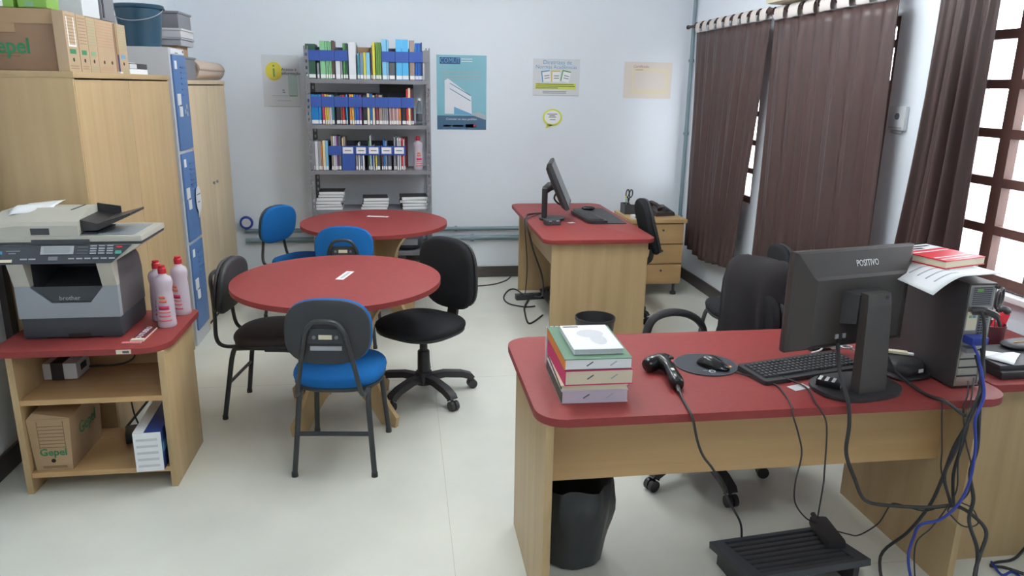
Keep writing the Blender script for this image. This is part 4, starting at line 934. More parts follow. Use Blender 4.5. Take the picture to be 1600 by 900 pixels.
# fourth shelf: bound documents with black covers
S2 = RZ[1] + 0.0005
rd = random.Random(5)
def bound_stack(xc, y0, n, th, w, names, xs):
    z = S2 + 0.0005
    for k in range(n):
        h = th[k % len(th)]
        t = thing('bound_report', names % (['lowest', 'second from below', 'third from below', 'fourth from below', 'fifth from below', 'topmost'][k] if k < n - 1 else 'topmost'), 'report', (xc + xs[k], y0 + 0.11, z), rd.uniform(-0.08, 0.08), 'bound reports stacked on the fourth shelf')
        wl = w * rd.uniform(0.95, 1.0); ph = rd.uniform(0, 3)
        g = G(); g.grid(lambda u, v: ((u - 0.5) * wl, (v - 0.5) * 0.22, 0.0), 1, 1)
        rings = []
        for i in range(15):
            u = i / 14; x = (u - 0.5) * wl; dz = 0.003 * math.sin(PI * u)
            rings.append([(x, -0.11, 0.0015 + dz * 0.2), (x, 0.11, 0.0015 + dz * 0.2), (x, 0.11, h - 0.003 + dz * 0.3), (x, -0.11, h - 0.003 + dz * 0.3)])
        g.bm.clear(); g.loft(rings); g.obj('pages', 'white_paper', t, smooth=False)
        g = G(); g.box(-wl / 2 - 0.004, wl / 2 - 0.004, -0.104, 0.112, h - 0.0019, h - 0.0004); g.box(-wl / 2 - 0.006, -wl / 2 - 0.004, -0.104, 0.112, 0.0002, h - 0.0004); g.box(-wl / 2 - 0.004, wl / 2, -0.104, 0.112, 0.0002, 0.0012); g.obj('cover', 'black_vinyl', t)
        z += h + 0.0006
bound_stack(-0.605, 6.30, 6, [0.024, 0.022, 0.027, 0.028, 0.022, 0.026], 0.215, 'black backed bound report, %s of the tall left stack on the fourth shelf', [-0.02, -0.03, -0.02, -0.015, 0.0, 0.005])
bound_stack(-0.243, 6.30, 4, [0.024, 0.022, 0.024, 0.026], 0.215, 'black backed bound report, %s of the low middle stack on the fourth shelf', [-0.01, 0.0, 0.0, 0.0])
bound_stack(0.085, 6.30, 4, [0.026, 0.026, 0.026, 0.026], 0.225, 'black backed bound report, %s of the right stack on the fourth shelf', [0.0, 0.0, -0.01, -0.005])
t = thing('grey_bag', 'grey bundle on the lowest visible shelf behind the far round table', 'bundle', (0.02, 6.42, RZ[0] + 0.001))
G().pad(0.26, 0.26, 0.16, 2.4, 0.05, 0.02, Mx=Tm(0, 0, 0.08)).obj('bundle', 'slate_plastic', t); G().box(-0.10, 0.08, -0.131, -0.128, 0.05, 0.10).obj('pale_patch', 'steel_grey', t)
for k, (x0, x1, m) in enumerate(((-0.35, -0.14, 'book grey'), (0.0, 0.15, 'book taupe'))):
    t = thing('storage_box', ('grey' if k == 0 else 'taupe') + ' low box on the floor level shelf of the bookshelf', 'box', ((x0 + x1) / 2, 6.42, 0.101))
    G().box(x0, x1, 6.30, 6.56, 0.1005, 0.24, 0.004).obj('carton', m, t, w=True)

# ------------------------------------------------------------------ round tables
def round_table(label, c, rz):
    t = thing('round_table', label, 'table', (c[0], c[1], 0), rz, 'round red meeting tables')
    n = 72
    g = G(); pts = [(0.525 * math.cos(2 * PI * k / n), 0.548 * math.sin(2 * PI * k / n)) for k in range(n)]
    Mi = Matrix.Rotation(-rz, 4, 'Z')
    g.prism(pts, 0.715, 0.7408, Mx=Mi, bev=0.003); g.obj('tabletop', 'red_top', t)
    # crossed panels with hollowed sides and an arch at the floor
    half = [(0.36, 0.0), (0.37, 0.055), (0.295, 0.14), (0.24, 0.24), (0.205, 0.36), (0.215, 0.50), (0.26, 0.60), (0.34, 0.68), (0.40, 0.7145)]
    hs = smooth_path([(a, 0, b) for a, b in half[1:]], 4)
    right = [(half[0][0], 0.0)] + [(p.x, p.z) for p in hs]
    arch = [(0.27, 0.0), (0.205, 0.07), (0.11, 0.145), (0.0, 0.19)]
    ar = [(p.x, p.z) for p in smooth_path([(a, 0, b) for a, b in arch], 4)]
    outline = right + [(-x, z) for x, z in reversed(right)] + [(-x, z) for x, z in ar[:-1]] + list(reversed(ar))
    for k in range(2):
        if k == 0:
            g = G(); g.loft([[(x, -0.0125, z) for x, z in outline], [(x, 0.0125, z) for x, z in outline]]); g.obj('leg_panel', 'beech', t, smooth=False)
        else:
            for s in (1, -1):
                ol = [(s * max(0.0128, x), z) for x, z in right] + [(s * 0.0128, 0.7145), (s * 0.0128, 0.19)] + [(s * max(x, 0.0128), z) for x, z in reversed(ar[:-1])]
                g = G(); g.loft([[(-0.0125, x, z) for x, z in ol], [(0.0125, x, z) for x, z in ol]]); g.obj('leg_panel', 'beech', t, smooth=False)
    return t
T1 = (-0.350, 3.785); T2 = (-0.222, 5.44)
round_table('round red topped table with crossed wooden legs, the nearer of two', T1, -0.67)
round_table('round red topped table with crossed wooden legs in front of the bookshelf', T2, 0.74)
def sign(label, x, y, rz, l, w):
    t = thing('paper_label', label, 'paper label', (x, y, 0.7412), rz)
    G().box(-l / 2, l / 2, -w / 2, w / 2, 0, 0.0008).obj('strip', 'white_paper', t)
    for q in range(2): G().box(-l / 2 + 0.02, l / 2 - 0.02, -w * 0.18 + q * w * 0.2, -w * 0.10 + q * w * 0.2, 0.0009, 0.0012).obj('print_line', 'ink_grey', t)
sign('white paper strip taped on the nearer round table', -0.318, 3.84, math.radians(75), 0.175, 0.042)
sign('white paper strip taped on the far round table', -0.205, 5.66, math.radians(-18), 0.165, 0.045)

# ------------------------------------------------------------------ chairs
def fixed_chair(label, loc, rz, pad_m, shell_m='black_vinyl', seat_m=None, group='four legged visitor chairs', sticker=True, slit=True):
    """four legged visitor chair, front is local +y"""
    t = thing('visitor_chair', label, 'chair', loc, rz, group)
    seat_m = seat_m or pad_m
    G().pad(0.415, 0.40, 0.052, 2.7, 0.022, 0.012, Mx=Tm(0, 0.03, 0.432, math.radians(2))).obj('seat', seat_m, t)
    G().pad(0.405, 0.39, 0.02, 2.7, 0.008, 0.0, Mx=Tm(0, 0.03, 0.402, math.radians(2))).obj('seat_shell', 'black_vinyl', t)
    # backrest: pad in front, shell behind, mount with bolts
    BM = Tm(0, -0.205, 0.685, math.radians(90 - 9), 0, 0) @ Matrix.Rotation(PI, 4, 'X')
    def curve(v): v.co.z += 0
    g = G(); g.pad(0.375, 0.285, 0.034, 2.8, 0.015, 0.008, Mx=BM @ Tm(0, 0, 0.010), sag=-0.018); g.obj('backrest', pad_m, t)
    g = G(); g.pad(0.368, 0.278, 0.016, 2.8, 0.006, 0.003, Mx=BM @ Matrix.Translation((0, 0, -0.017)) @ Matrix.Rotation(PI, 4, 'X'), sag=0.018); g.obj('back_shell', shell_m, t)
    back = lambda x, y, z: BM @ Vector((x, y, z))
    # inverted U support from the seat to the back
    pts = [(-0.145, -0.10, 0.395), (-0.143, -0.19, 0.392), (-0.135, -0.232, 0.43), (-0.112, -0.240, 0.55), (-0.090, -0.252, 0.66)]
    top = [(-0.075, -0.262, 0.71), (-0.04, -0.268, 0.745), (0.04, -0.268, 0.745), (0.075, -0.262, 0.71)]
    allp = pts + top + [(-x, y, z) for x, y, z in reversed(pts)]
    G().tube(smooth_path(allp, 5), 0.0105, 8).obj('back_support', 'black_metal', t)
    G().box(-0.075, 0.075, -0.030, 0.030, -0.044, -0.0295, 0.004, Mx=BM @ Tm(0, 0.015, 0)).obj('mount_plate', 'black_metal', t)
    for s in (-1, 1):
        G().tube([tuple(back(s * 0.047, 0.018, -0.044)), tuple(back(s * 0.047, 0.018, -0.049))], 0.008, 10).obj('bolt', 'steel_grey', t)
    if sticker: G().box(-0.028, 0.028, 0.008, 0.027, -0.0455, -0.0442, Mx=BM).obj('asset_tag', 'cream_paper', t)
    if slit: G().box(-0.066, 0.066, 0.058, 0.076, -0.034, -0.0265, Mx=BM).obj('slot', 'pale_steel', t)
    # legs: bent tube each side, plus stretcher
    for s in (-1, 1):
        rear = [(s * 0.145, 0.12, 0.385), (s * 0.150, -0.10, 0.385), (s * 0.152, -0.145, 0.36), (s * 0.163, -0.175, 0.20), (s * 0.178, -0.205, 0.012)]
        front = [(s * 0.147, 0.02, 0.378), (s * 0.152, 0.16, 0.378), (s * 0.156, 0.198, 0.35), (s * 0.168, 0.222, 0.18), (s * 0.180, 0.245, 0.012)]
        for p in (rear, front):
            l = G().tube(smooth_path(p, 4), 0.0125, 10).obj('leg', 'black_metal', t)
            e = p[-1]; G().cyl((e[0], e[1], 0), (e[0], e[1], 0.022), 0.015, 0.014, 10).obj('foot_cap', 'black_plastic', l)
    G().tube([(-0.163, -0.176, 0.195), (0.163, -0.176, 0.195)], 0.011, 8, 0.8).obj('stretcher', 'black_metal', t)
    return t
fixed_chair('blue seated visitor chair with its dark back to us, at the nearer round table', (-0.315, 3.29, 0), math.radians(-6.7), 'blue_fabric')
fixed_chair('all black visitor chair on the left of the nearer round table', (-0.725, 3.90, 0), math.radians(-90 - 9), 'black_vinyl', seat_m='brown_vinyl', slit=False)
fixed_chair('blue backed visitor chair between the two round tables', (-0.385, 4.99, 0), math.radians(-3), 'blue_fabric', shell_m='blue_fabric', slit=False)
fixed_chair('blue visitor chair left of the far round table, facing it', (-0.79, 5.61, 0), math.radians(-90 - 32), 'blue_fabric', slit=False)
fixed_chair('black visitor chair by the right wall, mostly hidden by the jacket', (2.02, 4.06, 0), math.radians(90 - 8), 'black_fabric', slit=False)

def swivel_chair(label, loc, rz, arms=False, seat_z=0.455, base_rot=0.3, group='black swivel chairs', lean=6):
    """five star office chair, front is local +y"""
    t = thing('swivel_chair', label, 'chair', loc, rz, group)
    for k in range(5):
        a = base_rot + 2 * PI * k / 5; ca, sa = math.cos(a), math.sin(a)
        P = lambda r, z: (r * ca, r * sa, z)
        arm = G().sweep([P(0.03, 0.105), P(0.12, 0.112), P(0.22, 0.098), P(0.275, 0.078), P(0.285, 0.062)], [(-0.028, -0.018), (0.028, -0.018), (0.022, 0.016), (-0.022, 0.016)]).obj('base_arm', 'black_plastic', t)
        g = G(); sd = Vector((-sa, ca, 0)); c0 = Vector(P(0.275, 0.027)) + Vector((ca, sa, 0)) * 0.012
        for s in (-1, 1): g.cyl(tuple(c0 + sd * s * 0.004), tuple(c0 + sd * s * 0.024), 0.0265, n=14)
        g.cyl(tuple(c0 + Vector((0, 0, 0.01)) - Vector((ca, sa, 0)) * 0.012), tuple(c0 + Vector((0, 0, 0.045)) - Vector((ca, sa, 0)) * 0.012), 0.008, n=8)
        g.obj('caster', 'black_plastic', arm)
    G().lathe([(0.055, 0.07), (0.058, 0.10), (0.045, 0.14), (0.036, 0.145), (0.034, 0.26), (0.030, 0.265), (0.022, 0.27), (0.022, seat_z - 0.06)], 18).obj('column', 'black_plastic', t)
    G().box(-0.10, 0.10, -0.12, 0.12, seat_z - 0.068, seat_z - 0.040, 0.008).obj('mechanism', 'black_metal', t)
    G().pad(0.46, 0.45, 0.05, 2.8, 0.024, 0.014, Mx=Tm(0, 0.02, seat_z - 0.008)).obj('seat', 'black_fabric', t)
    G().pad(0.45, 0.44, 0.02, 2.8, 0.008, 0, Mx=Tm(0, 0.02, seat_z - 0.034)).obj('seat_shell', 'black_plastic', t)
    G().sweep(smooth_path([(0, -0.08, seat_z - 0.052), (0, -0.20, seat_z - 0.050), (0, -0.262, seat_z - 0.01), (0, -0.268, seat_z + 0.12), (0, -0.272, seat_z + 0.25)], 5), [(-0.034, -0.007), (0.034, -0.007), (0.034, 0.012), (-0.034, 0.012)], up=(0, 0.3, 1)).obj('back_bar', 'black_plastic', t)
    BM = Tm(0, -0.232, seat_z + 0.235, math.radians(90 - lean)) @ Matrix.Rotation(PI, 4, 'X')
    G().pad(0.40, 0.43, 0.055, 3.0, 0.024, 0.010, Mx=BM, sag=-0.025, front=0.9).obj('backrest', 'black_fabric', t)
    G().pad(0.385, 0.415, 0.02, 3.0, 0.008, 0.004, Mx=BM @ Matrix.Translation((0, 0, -0.026)) @ Matrix.Rotation(PI, 4, 'X'), sag=0.025, front=1.1).obj('back_shell', 'black_plastic', t)
    if arms:
        for s in (-1, 1):
            pts = [(s * 0.20, 0.14, seat_z - 0.045), (s * 0.275, 0.145, seat_z - 0.03), (s * 0.285, 0.165, seat_z + 0.08), (s * 0.285, 0.14, seat_z + 0.205), (s * 0.285, 0.06, seat_z + 0.245), (s * 0.285, -0.05, seat_z + 0.232), (s * 0.285, -0.135, seat_z + 0.17), (s * 0.283, -0.16, seat_z + 0.06), (s * 0.275, -0.15, seat_z - 0.03), (s * 0.20, -0.12, seat_z - 0.045)]
            G().tube(smooth_path(pts, 5), 0.0155, 8, 1.25).obj('armrest', 'black_plastic', t)
    return t
swivel_chair('black armless swivel chair right of the nearer round table', (0.085, 3.98, 0), math.radians(90 + 47), base_rot=0.36, seat_z=0.432)
swivel_chair('black swivel chair tucked behind the far computer desk', (1.575, 5.32, 0), math.radians(90 - 4), seat_z=0.475, base_rot=0.2, lean=17)
swivel_chair('black swivel chair with loop arms behind the near desk, carrying the jacket', (1.305, 2.925, 0), math.radians(90 + 9), arms=True, base_rot=0.70 - 0.12, seat_z=0.445)

# jacket over the backrest of the operator chair
t = thing('jacket', 'black jacket draped over the swivel chair behind the near desk', 'jacket', (1.55, 2.88, 0.5))
rings = []
for z, hw, th in ((0.36, 0.27, 0.12), (0.45, 0.27, 0.118), (0.56, 0.272, 0.115), (0.68, 0.275, 0.113), (0.78, 0.278, 0.112), (0.86, 0.275, 0.106), (0.91, 0.262, 0.094), (0.945, 0.252, 0.08), (0.968, 0.232, 0.062), (0.982, 0.20, 0.038), (0.988, 0.15, 0.015)):
    ring = []
    for k in range(56):
        a = 2 * PI * k / 56; ca, sa = math.cos(a), math.sin(a)
        f = 1 + 0.26 * min(1, (0.98 - z) * 3) * (math.sin(6 * a + 1.0 + 3 * z) * 0.6 + math.sin(11 * a + 5 * z) * 0.4)
        px = math.copysign(abs(ca) ** 0.8, ca) * th * f; py = math.copysign(abs(sa) ** 0.8, sa) * hw * (1 + 0.03 * math.sin(9 * z + 2 * ca))
        py *= 0.85; JC, JS = math.cos(0.16), math.sin(0.16)
        ring.append((1.568 + px * JC - py * JS, 3.02 + py * JC + px * JS, z - 0.09 * py + 0.006 * math.sin(3 * a + 0.6)))
    rings.append(ring)
G().loft(rings).obj('body', 'jacket_black', t, w=True, angle=80)

# ------------------------------------------------------------------ desks
def top_slab(t, x0, x1, y0, y1, z, r, th=0.027):
    G().prism(rrect(x0, y0, x1, y1, r, 8), z - th, z, bev=0.004).obj('desktop', 'red_top', t, w=True)
DZ = 0.75
t = thing('office_desk', 'long red topped desk in the foreground with the big monitor', 'desk', (1.16, 2.36, 0), math.radians(-0.4), 'red topped desks')
top_slab(t, 0.378, 1.955, 1.985, 2.745, DZ, [0.08, 0.09, 0.09, 0.09])
G().box(0.405, 0.430, 2.012, 2.62, 0, DZ - 0.0275, 0.002).obj('side_panel', 'beech', t, w=True)
G().box(1.866, 1.891, 2.03, 2.69, 0, DZ - 0.0275, 0.002).obj('side_panel', 'beech', t, w=True)
G().box(0.4305, 1.8655, 2.175, 2.193, 0.44, DZ - 0.0275, 0.001).obj('modesty_panel', 'beech_x', t, w=True)
DT = DZ + 0.0008
t = thing('office_desk', 'red topped desk by the back wall with the tilted monitor, seen end on', 'desk', (1.26, 5.4, 0), 0, 'red topped desks')
top_slab(t, 0.885, 1.64, 4.622, 6.205, DZ, 0.085)
G().box(0.94, 1.590, 4.655, 4.680, 0, DZ - 0.0275, 0.002).obj('side_panel', 'beech', t, w=True)
G().box(0.955, 1.590, 6.150, 6.175, 0, DZ - 0.0275, 0.002).obj('side_panel', 'beech', t, w=True)
G().box(1.06, 1.078, 4.6805, 6.1495, 0.44, DZ - 0.0275, 0.001).obj('modesty_panel', 'beech_y', t, w=True)
t = thing('office_desk', 'red topped side desk at the right photo edge beside the window', 'desk', (2.25, 2.5, 0), 0, 'red topped desks')
top_slab(t, 1.972, 2.505, 2.10, 3.0, DZ - 0.004, [0.02, 0.02, 0.02, 0.02])
G().box(1.93, 2.48, 2.185, 2.205, 0.0, DZ - 0.0315, 0.001).obj('front_panel', 'beech', t, w=True)
G().box(2.46, 2.485, 2.2055, 2.95, 0, DZ - 0.0315, 0.001).obj('side_panel', 'beech', t, w=True)
# drawer pedestal in the corner
t = thing('drawer_unit', 'wooden three drawer pedestal in the corner behind the far desk', 'drawers', (2.08, 6.08, 0))
dx0, dx1, dy0, dy1 = 1.85, 2.31, 5.87, 6.36
G().box(dx0, dx1, dy0 + 0.018, dy1, 0.10, 0.628, 0.001).obj('body', 'beech', t, w=True)
G().box(dx0 - 0.012, dx1 + 0.018, dy0 - 0.012, dy1 + 0.005, 0.6285, 0.66, 0.005).obj('top', 'beech_x', t, w=True)
zt = Tm(*(-Vector(t.location)))
for k, (z0, z1) in enumerate(((0.115, 0.275), (0.285, 0.445), (0.455, 0.620))):
    d = G().box(dx0 + 0.004, dx1 - 0.004, dy0, dy0 + 0.0175, z0, z1, 0.002).obj('drawer', 'beech_x', t, w=True)
    G().cyl((2.125, dy0 - 0.012, z1 - 0.05), (2.125, dy0 + 0.0, z1 - 0.05), 0.009, 0.007, 10).obj('knob', 'slate_plastic', d, w=False).matrix_basis = zt
for x in (dx0 + 0.04, dx1 - 0.04):
    for y in (dy0 + 0.06, dy1 - 0.05):
        G().lathe([(0.026, 0), (0.026, 0.02), (0.012, 0.03), (0.012, 0.10)], 12, (x, y, 0)).obj('foot', 'slate_plastic', t, w=True)
ZD = 0.6605
t = thing('desk_organizer', 'dark grey organizer with a pen, scissors and cards on the drawer pedestal', 'organizer', (1.95, 6.20, ZD))
g = G()
for a in ((-0.085, 0.085, -0.07, 0.07, 0, 0.004), (-0.085, 0.085, -0.07, -0.066, 0, 0.085), (-0.085, 0.085, 0.066, 0.07, 0, 0.085), (-0.085, -0.081, -0.066, 0.066, 0, 0.085), (0.081, 0.085, -0.066, 0.066, 0, 0.085), (-0.03, -0.027, -0.066, 0.066, 0, 0.085)): g.box(*a)
g.obj('tray', 'slate_plastic', t)
tag(G().box(1.925, 2.02, 6.19, 6.20, ZD + 0.005, ZD + 0.125).obj('card_pad', 'white_paper'), 'white cards standing in the dark grey organizer', 'cards')
def scissors(name, label, loc, rz, m, tilt=0.0, sc=1.0):
    t = thing(name, label, 'scissors', loc, rz)
    Mx = Matrix.Rotation(tilt, 4, 'Y') @ Matrix.Scale(sc, 4)
    for s in (-1, 1):
        g = G(); g.loft([[(s * 0.004, -0.001 + s * 0.0015, 0.0), (s * 0.006, -0.001 + s * 0.0015, 0.002), (s * 0.006, 0.001 + s * 0.0015, 0.002), (s * 0.004, 0.001 + s * 0.0015, 0)], [(s * -0.006, -0.001 + s * 0.0015, 0.10), (s * 0.008, -0.001 + s * 0.0015, 0.10), (s * 0.008, 0.001 + s * 0.0015, 0.10), (s * -0.006, 0.001 + s * 0.0015, 0.10)]], Mx=Mx); g.obj('blade', 'chrome', t)
        ring = [(Mx @ Vector((s * 0.022 + 0.017 * math.cos(2 * PI * k / 16), s * 0.003, 0.165 + 0.033 * math.sin(2 * PI * k / 16)))) for k in range(17)]
        g = G(); g.tube(ring, 0.0052, 8); g.tube([Mx @ Vector((s * 0.001, s * 0.002, 0.09)), Mx @ Vector((s * 0.010, s * 0.003, 0.12)), Mx @ Vector((s * 0.016, s * 0.003, 0.14))], 0.006, 8); g.obj('handle', m, t)
    return t
scissors('scissors', 'black handled scissors upright in the far organizer', (1.905, 6.20, ZD + 0.006), 0.4, 'black_plastic', 0.10)
for k, (x, m, col) in enumerate(((1.885, 'ink_green', 'green'), (1.893, 'box_navy', 'navy blue'))):
    t = thing('pen', col + ' pen upright in the organizer on the drawer pedestal', 'pen', (x, 6.15 + 0.03 * k, ZD + 0.006))
    G().tube([(0, 0, 0), (-0.008, 0, 0.13)], 0.004, 8).obj('barrel', m, t); G().tube([(-0.008, 0, 0.13), (-0.010, 0, 0.15)], 0.0045, 8).obj('cap', 'ink_yellow' if k == 0 else 'black_plastic', t)
t = thing('telephone', 'dark brown desk telephone on the drawer pedestal, right of the chair back', 'telephone', (2.175, 6.12, ZD), 0.2)
g = G(); g.loft([[(-0.09, -0.10, 0), (0.09, -0.10, 0), (0.09, 0.10, 0), (-0.09, 0.10, 0)], [(-0.085, -0.095, 0.03), (0.085, -0.095, 0.03), (0.085, 0.095, 0.07), (-0.085, 0.095, 0.07)]]); g.obj('base', 'brown_vinyl', t, smooth=False)
hs = G(); hs.tube(smooth_path([(-0.055, -0.095, 0.062), (-0.055, -0.06, 0.085), (-0.055, 0.04, 0.098), (-0.055, 0.08, 0.082)], 4), [0.026, 0.024, 0.02, 0.017, 0.016, 0.016, 0.016, 0.016, 0.017, 0.02, 0.024, 0.026, 0.027], 10); hs.obj('handset', 'brown_vinyl', t)
g = G()
for r in range(4):
    for c in range(3): g.box(0.0 + 0.022 * c, 0.014 + 0.022 * c, -0.07 + 0.028 * r, -0.056 + 0.028 * r, 0.034 + 0.006 * r, 0.046 + 0.006 * r)
stuff(g.obj('keys', 'slate_plastic', t))

# ------------------------------------------------------------------ near desk: monitor, computer, keyboard, mouse
def keyboard(name, label, loc, rz, w, d, tilt=0.05, m='black_plastic'):
    t = thing(name, label, 'keyboard', loc, rz)
    g = G(); g.loft([[(x, y, z) for x, y in rrect(-w / 2, -d / 2, w / 2, d / 2, 0.012, 4)] for z in (0.0,)] + [[(x * 0.995, y * 0.99, 0.014 + 0.007 * (y / d + 0.5) + (0.0)) for x, y in rrect(-w / 2, -d / 2, w / 2, d / 2, 0.012, 4)]]); g.obj('body', m, t)
    g = G(); st = 0.0187; kx = int((w - 0.03) / st); x0 = -kx * st / 2
    for r in range(6):
        y0 = -d / 2 + 0.024 + r * 0.0187
        if y0 + 0.0187 > d / 2: break
        c = 0
        while c < kx:
            wd = 1
            if r == 0 and c == 3: wd = 6
            zb = 0.014 + 0.007 * ((y0 + 0.009) / d + 0.5)
            a, b = x0 + c * st + 0.001, x0 + (c + wd) * st - 0.001
            g.loft([[(a, y0, zb), (b, y0, zb), (b, y0 + 0.0168, zb), (a, y0 + 0.0168, zb)], [(a + 0.0025, y0 + 0.002, zb + 0.007), (b - 0.0025, y0 + 0.002, zb + 0.007), (b - 0.0025, y0 + 0.015, zb + 0.007), (a + 0.0025, y0 + 0.015, zb + 0.007)]])
            c += wd
            if r in (0, 1, 2, 3, 4, 5) and c in (14, 18): c += 0
    stuff(g.obj('keys', 'dark_plastic', t, smooth=False))
    g = G()
    for r in range(5):
        for c in range(1, kx, 1): g.box(x0 + c * st + 0.005, x0 + c * st + 0.009, -d / 2 + 0.032 + (r) * 0.0187 + 0.0, -d / 2 + 0.036 + r * 0.0187, 0.0, 0.0228 + 0.0062 * ((r + 0.5) * 0.0187 / d))
    stuff(g.obj('key_legends', 'steel_grey', t, smooth=False))
    return t
keyboard('keyboard', 'black computer keyboard on the near desk behind the monitor base', (1.375, 2.295, DT), math.radians(13.5), 0.445, 0.155)
# mouse pad and mouse
t = thing('mouse_pad', 'round dark grey mouse pad between scanner and keyboard on the near desk', 'mouse pad', (1.053, 2.375, DT))
pts = [(0.112 * math.cos(a), 0.110 * math.sin(a)) for a in [2 * PI * k / 40 for k in range(40)]]
g = G(); g.prism(pts, 0, 0.003); g.obj('pad', 'mousepad_grey', t)
g = G(); g.tube([(x * 0.985, y * 0.985, 0.0032) for x, y in pts + pts[:1]], 0.0012, 4); g.obj('rim', 'ink_grey', t)
ring = [(-0.005 + 0.010 * math.cos(2 * PI * k / 14), -0.07 + 0.010 * math.sin(2 * PI * k / 14), 0.0035) for k in range(15)]
G().tube(ring, 0.002, 4).obj('printed_emblem', 'white_paper', t)
G().box(-0.035, -0.02, -0.062, -0.058, 0.003, 0.0036).obj('printed_mark', 'steel_grey', t)
g = G(); g.loft([[(0.07, -0.012, 0.0031), (0.088, -0.022, 0.0031), (0.082, -0.03, 0.0031)], [(0.07, -0.012, 0.0038), (0.088, -0.022, 0.0038), (0.082, -0.03, 0.0038)]]); g.obj('printed_flag', 'red_plastic', t, smooth=False)
G().box(0.074, 0.082, -0.036, -0.028, 0.0031, 0.0037).obj('printed_flag', 'ink_yellow', t)
t = thing('computer_mouse', 'black computer mouse on the round dark pad of the near desk', 'mouse', (1.068, 2.345, DT + 0.0035), math.radians(-142))
g = G(); rings = []
for k in range(13):
    u = k / 12; y = -0.058 + 0.116 * u; w = 0.033 * (math.sin(PI * min(1, max(0.03, 0.06 + 0.9 * u))) ** 0.45); h = 0.034 * (math.sin(PI * (0.05 + 0.88 * u)) ** 0.7) * (1.0 + 0.25 * math.cos(PI * u))
    rings.append([(w * math.cos(a) * (1.0 if math.sin(a) > -0.1 else 0.9), y, max(0.0, 0.004 + h * math.sin(a))) for a in [2 * PI * j / 16 for j in range(16)]])
g.loft(rings); g.obj('shell', 'black_gloss', t, angle=70)
G().tube([(0, 0.03, 0.027), (0, 0.042, 0.022)], 0.005, 8).obj('wheel', 'dark_plastic', t)
# barcode scanner
t = thing('barcode_scanner', 'black handheld barcode scanner lying right of the book stack', 'barcode scanner', (0.875, 2.27, DT), math.radians(0))
hd = smooth_path([(-0.062, 0.055, 0.022), (-0.030, 0.068, 0.030), (0.005, 0.075, 0.034), (0.03, 0.078, 0.028)], 4)
g = G(); g.tube(hd, [0.020, 0.025, 0.028, 0.029, 0.029, 0.028, 0.028, 0.028, 0.028, 0.027, 0.026, 0.022, 0.014], 14, 0.95); g.obj('head', 'black_gloss', t, angle=70)
hp = smooth_path([(-0.004, 0.072, 0.034), (0.006, 0.02, 0.032), (0.0, -0.04, 0.028), (-0.006, -0.095, 0.024), (-0.010, -0.118, 0.02)], 4)
g = G(); g.tube(hp, [0.026, 0.026, 0.025, 0.023, 0.0225, 0.022, 0.022, 0.0225, 0.023, 0.0235, 0.024, 0.024, 0.0235, 0.022, 0.02, 0.017, 0.012], 14, 1.15); g.obj('handle', 'black_gloss', t, angle=70)
G().box(0.02, 0.038, 0.055, 0.085, 0.045, 0.053, 0.003).obj('trigger', 'black_plastic', t)
G().box(-0.012, -0.002, -0.062, -0.045, 0.052, 0.0545).obj('logo_mark', 'white_plastic', t)
G().tube([(-0.010, -0.116, 0.018), (-0.016, -0.15, 0.012)], [0.009, 0.006], 8).obj('strain_relief', 'black_plastic', t)
# monitor seen from behind
t = thing('computer_monitor', 'big black POSITIVO monitor seen from behind on the near desk', 'monitor', (1.455, 2.175, DT), math.radians(12))
pr = rrect(-0.095, -0.075, 0.095, 0.085, 0.06, 6)
pts = [(0.155 * math.cos(a) * (1 if math.cos(a) > 0 else 1.0), 0.10 * math.sin(a)) for a in [2 * PI * k / 44 for k in range(44)]]
pts = [(math.copysign(abs(math.cos(a)) ** 0.75 * 0.152, math.cos(a)), math.copysign(abs(math.sin(a)) ** 0.8 * 0.108, math.sin(a)) - 0.06) for a in [2 * PI * k / 44 for k in range(44)]]
g = G(); g.prism(pts, 0, 0.014, bev=0.004); g.obj('base', 'black_plastic', t)
g = G(); g.loft([[(-0.056, -0.132, 0.0145), (0.056, -0.132, 0.0145), (0.056, -0.095, 0.0145), (-0.056, -0.095, 0.0145)], [(-0.048, -0.112, 0.30), (0.048, -0.112, 0.30), (0.048, -0.08, 0.30), (-0.048, -0.08, 0.30)], [(-0.046, -0.105, 0.338), (0.046, -0.105, 0.338), (0.046, -0.073, 0.338), (-0.046, -0.073, 0.338)]]); g.obj('stand_column', 'monitor_back', t, smooth=False)
g = G(); g.loft([[(-0.052, -0.078, 0.235), (0.052, -0.078, 0.235), (0.052, -0.078, 0.33), (-0.052, -0.078, 0.33)], [(-0.075, -0.030, 0.225), (0.075, -0.030, 0.225), (0.075, -0.030, 0.335), (-0.075, -0.030, 0.335)]]); g.obj('hinge_mount', 'black_plastic', t, smooth=False)
W2, ZB0, ZB1 = 0.247, 0.128, 0.462
def rr(x0, x1, z0, z1, y): return [(x0, y, z0), (x1, y, z0), (x1, y, z1), (x0, y, z1)]
g = G(); g.loft([rr(-W2, W2, ZB0, ZB1, 0.030), rr(-W2, W2, ZB0, ZB1, 0.012), rr(-W2 + 0.012, W2 - 0.012, ZB0 + 0.004, ZB1 - 0.006, 0.006), rr(-W2 + 0.055, W2 - 0.055, ZB0 + 0.02, ZB1 - 0.078, -0.024), rr(-W2 + 0.065, W2 - 0.065, ZB0 + 0.03, ZB1 - 0.088, -0.030)])
g.obj('back_cover', 'monitor_back', t, smooth=False)
g = G(); g.loft([rr(-W2, W2, ZB0, ZB1, 0.0302), rr(-W2 + 0.003, W2 - 0.003, ZB0 + 0.003, ZB1 - 0.003, 0.040)]); g.obj('front_bezel', 'black_plastic', t, smooth=False)
G().box(-W2 + 0.018, W2 - 0.018, 0.0402, 0.0412, ZB0 + 0.022, ZB1 - 0.018).obj('screen', 'black_gloss', t)
nrm = math.atan2(0.030, 0.072)
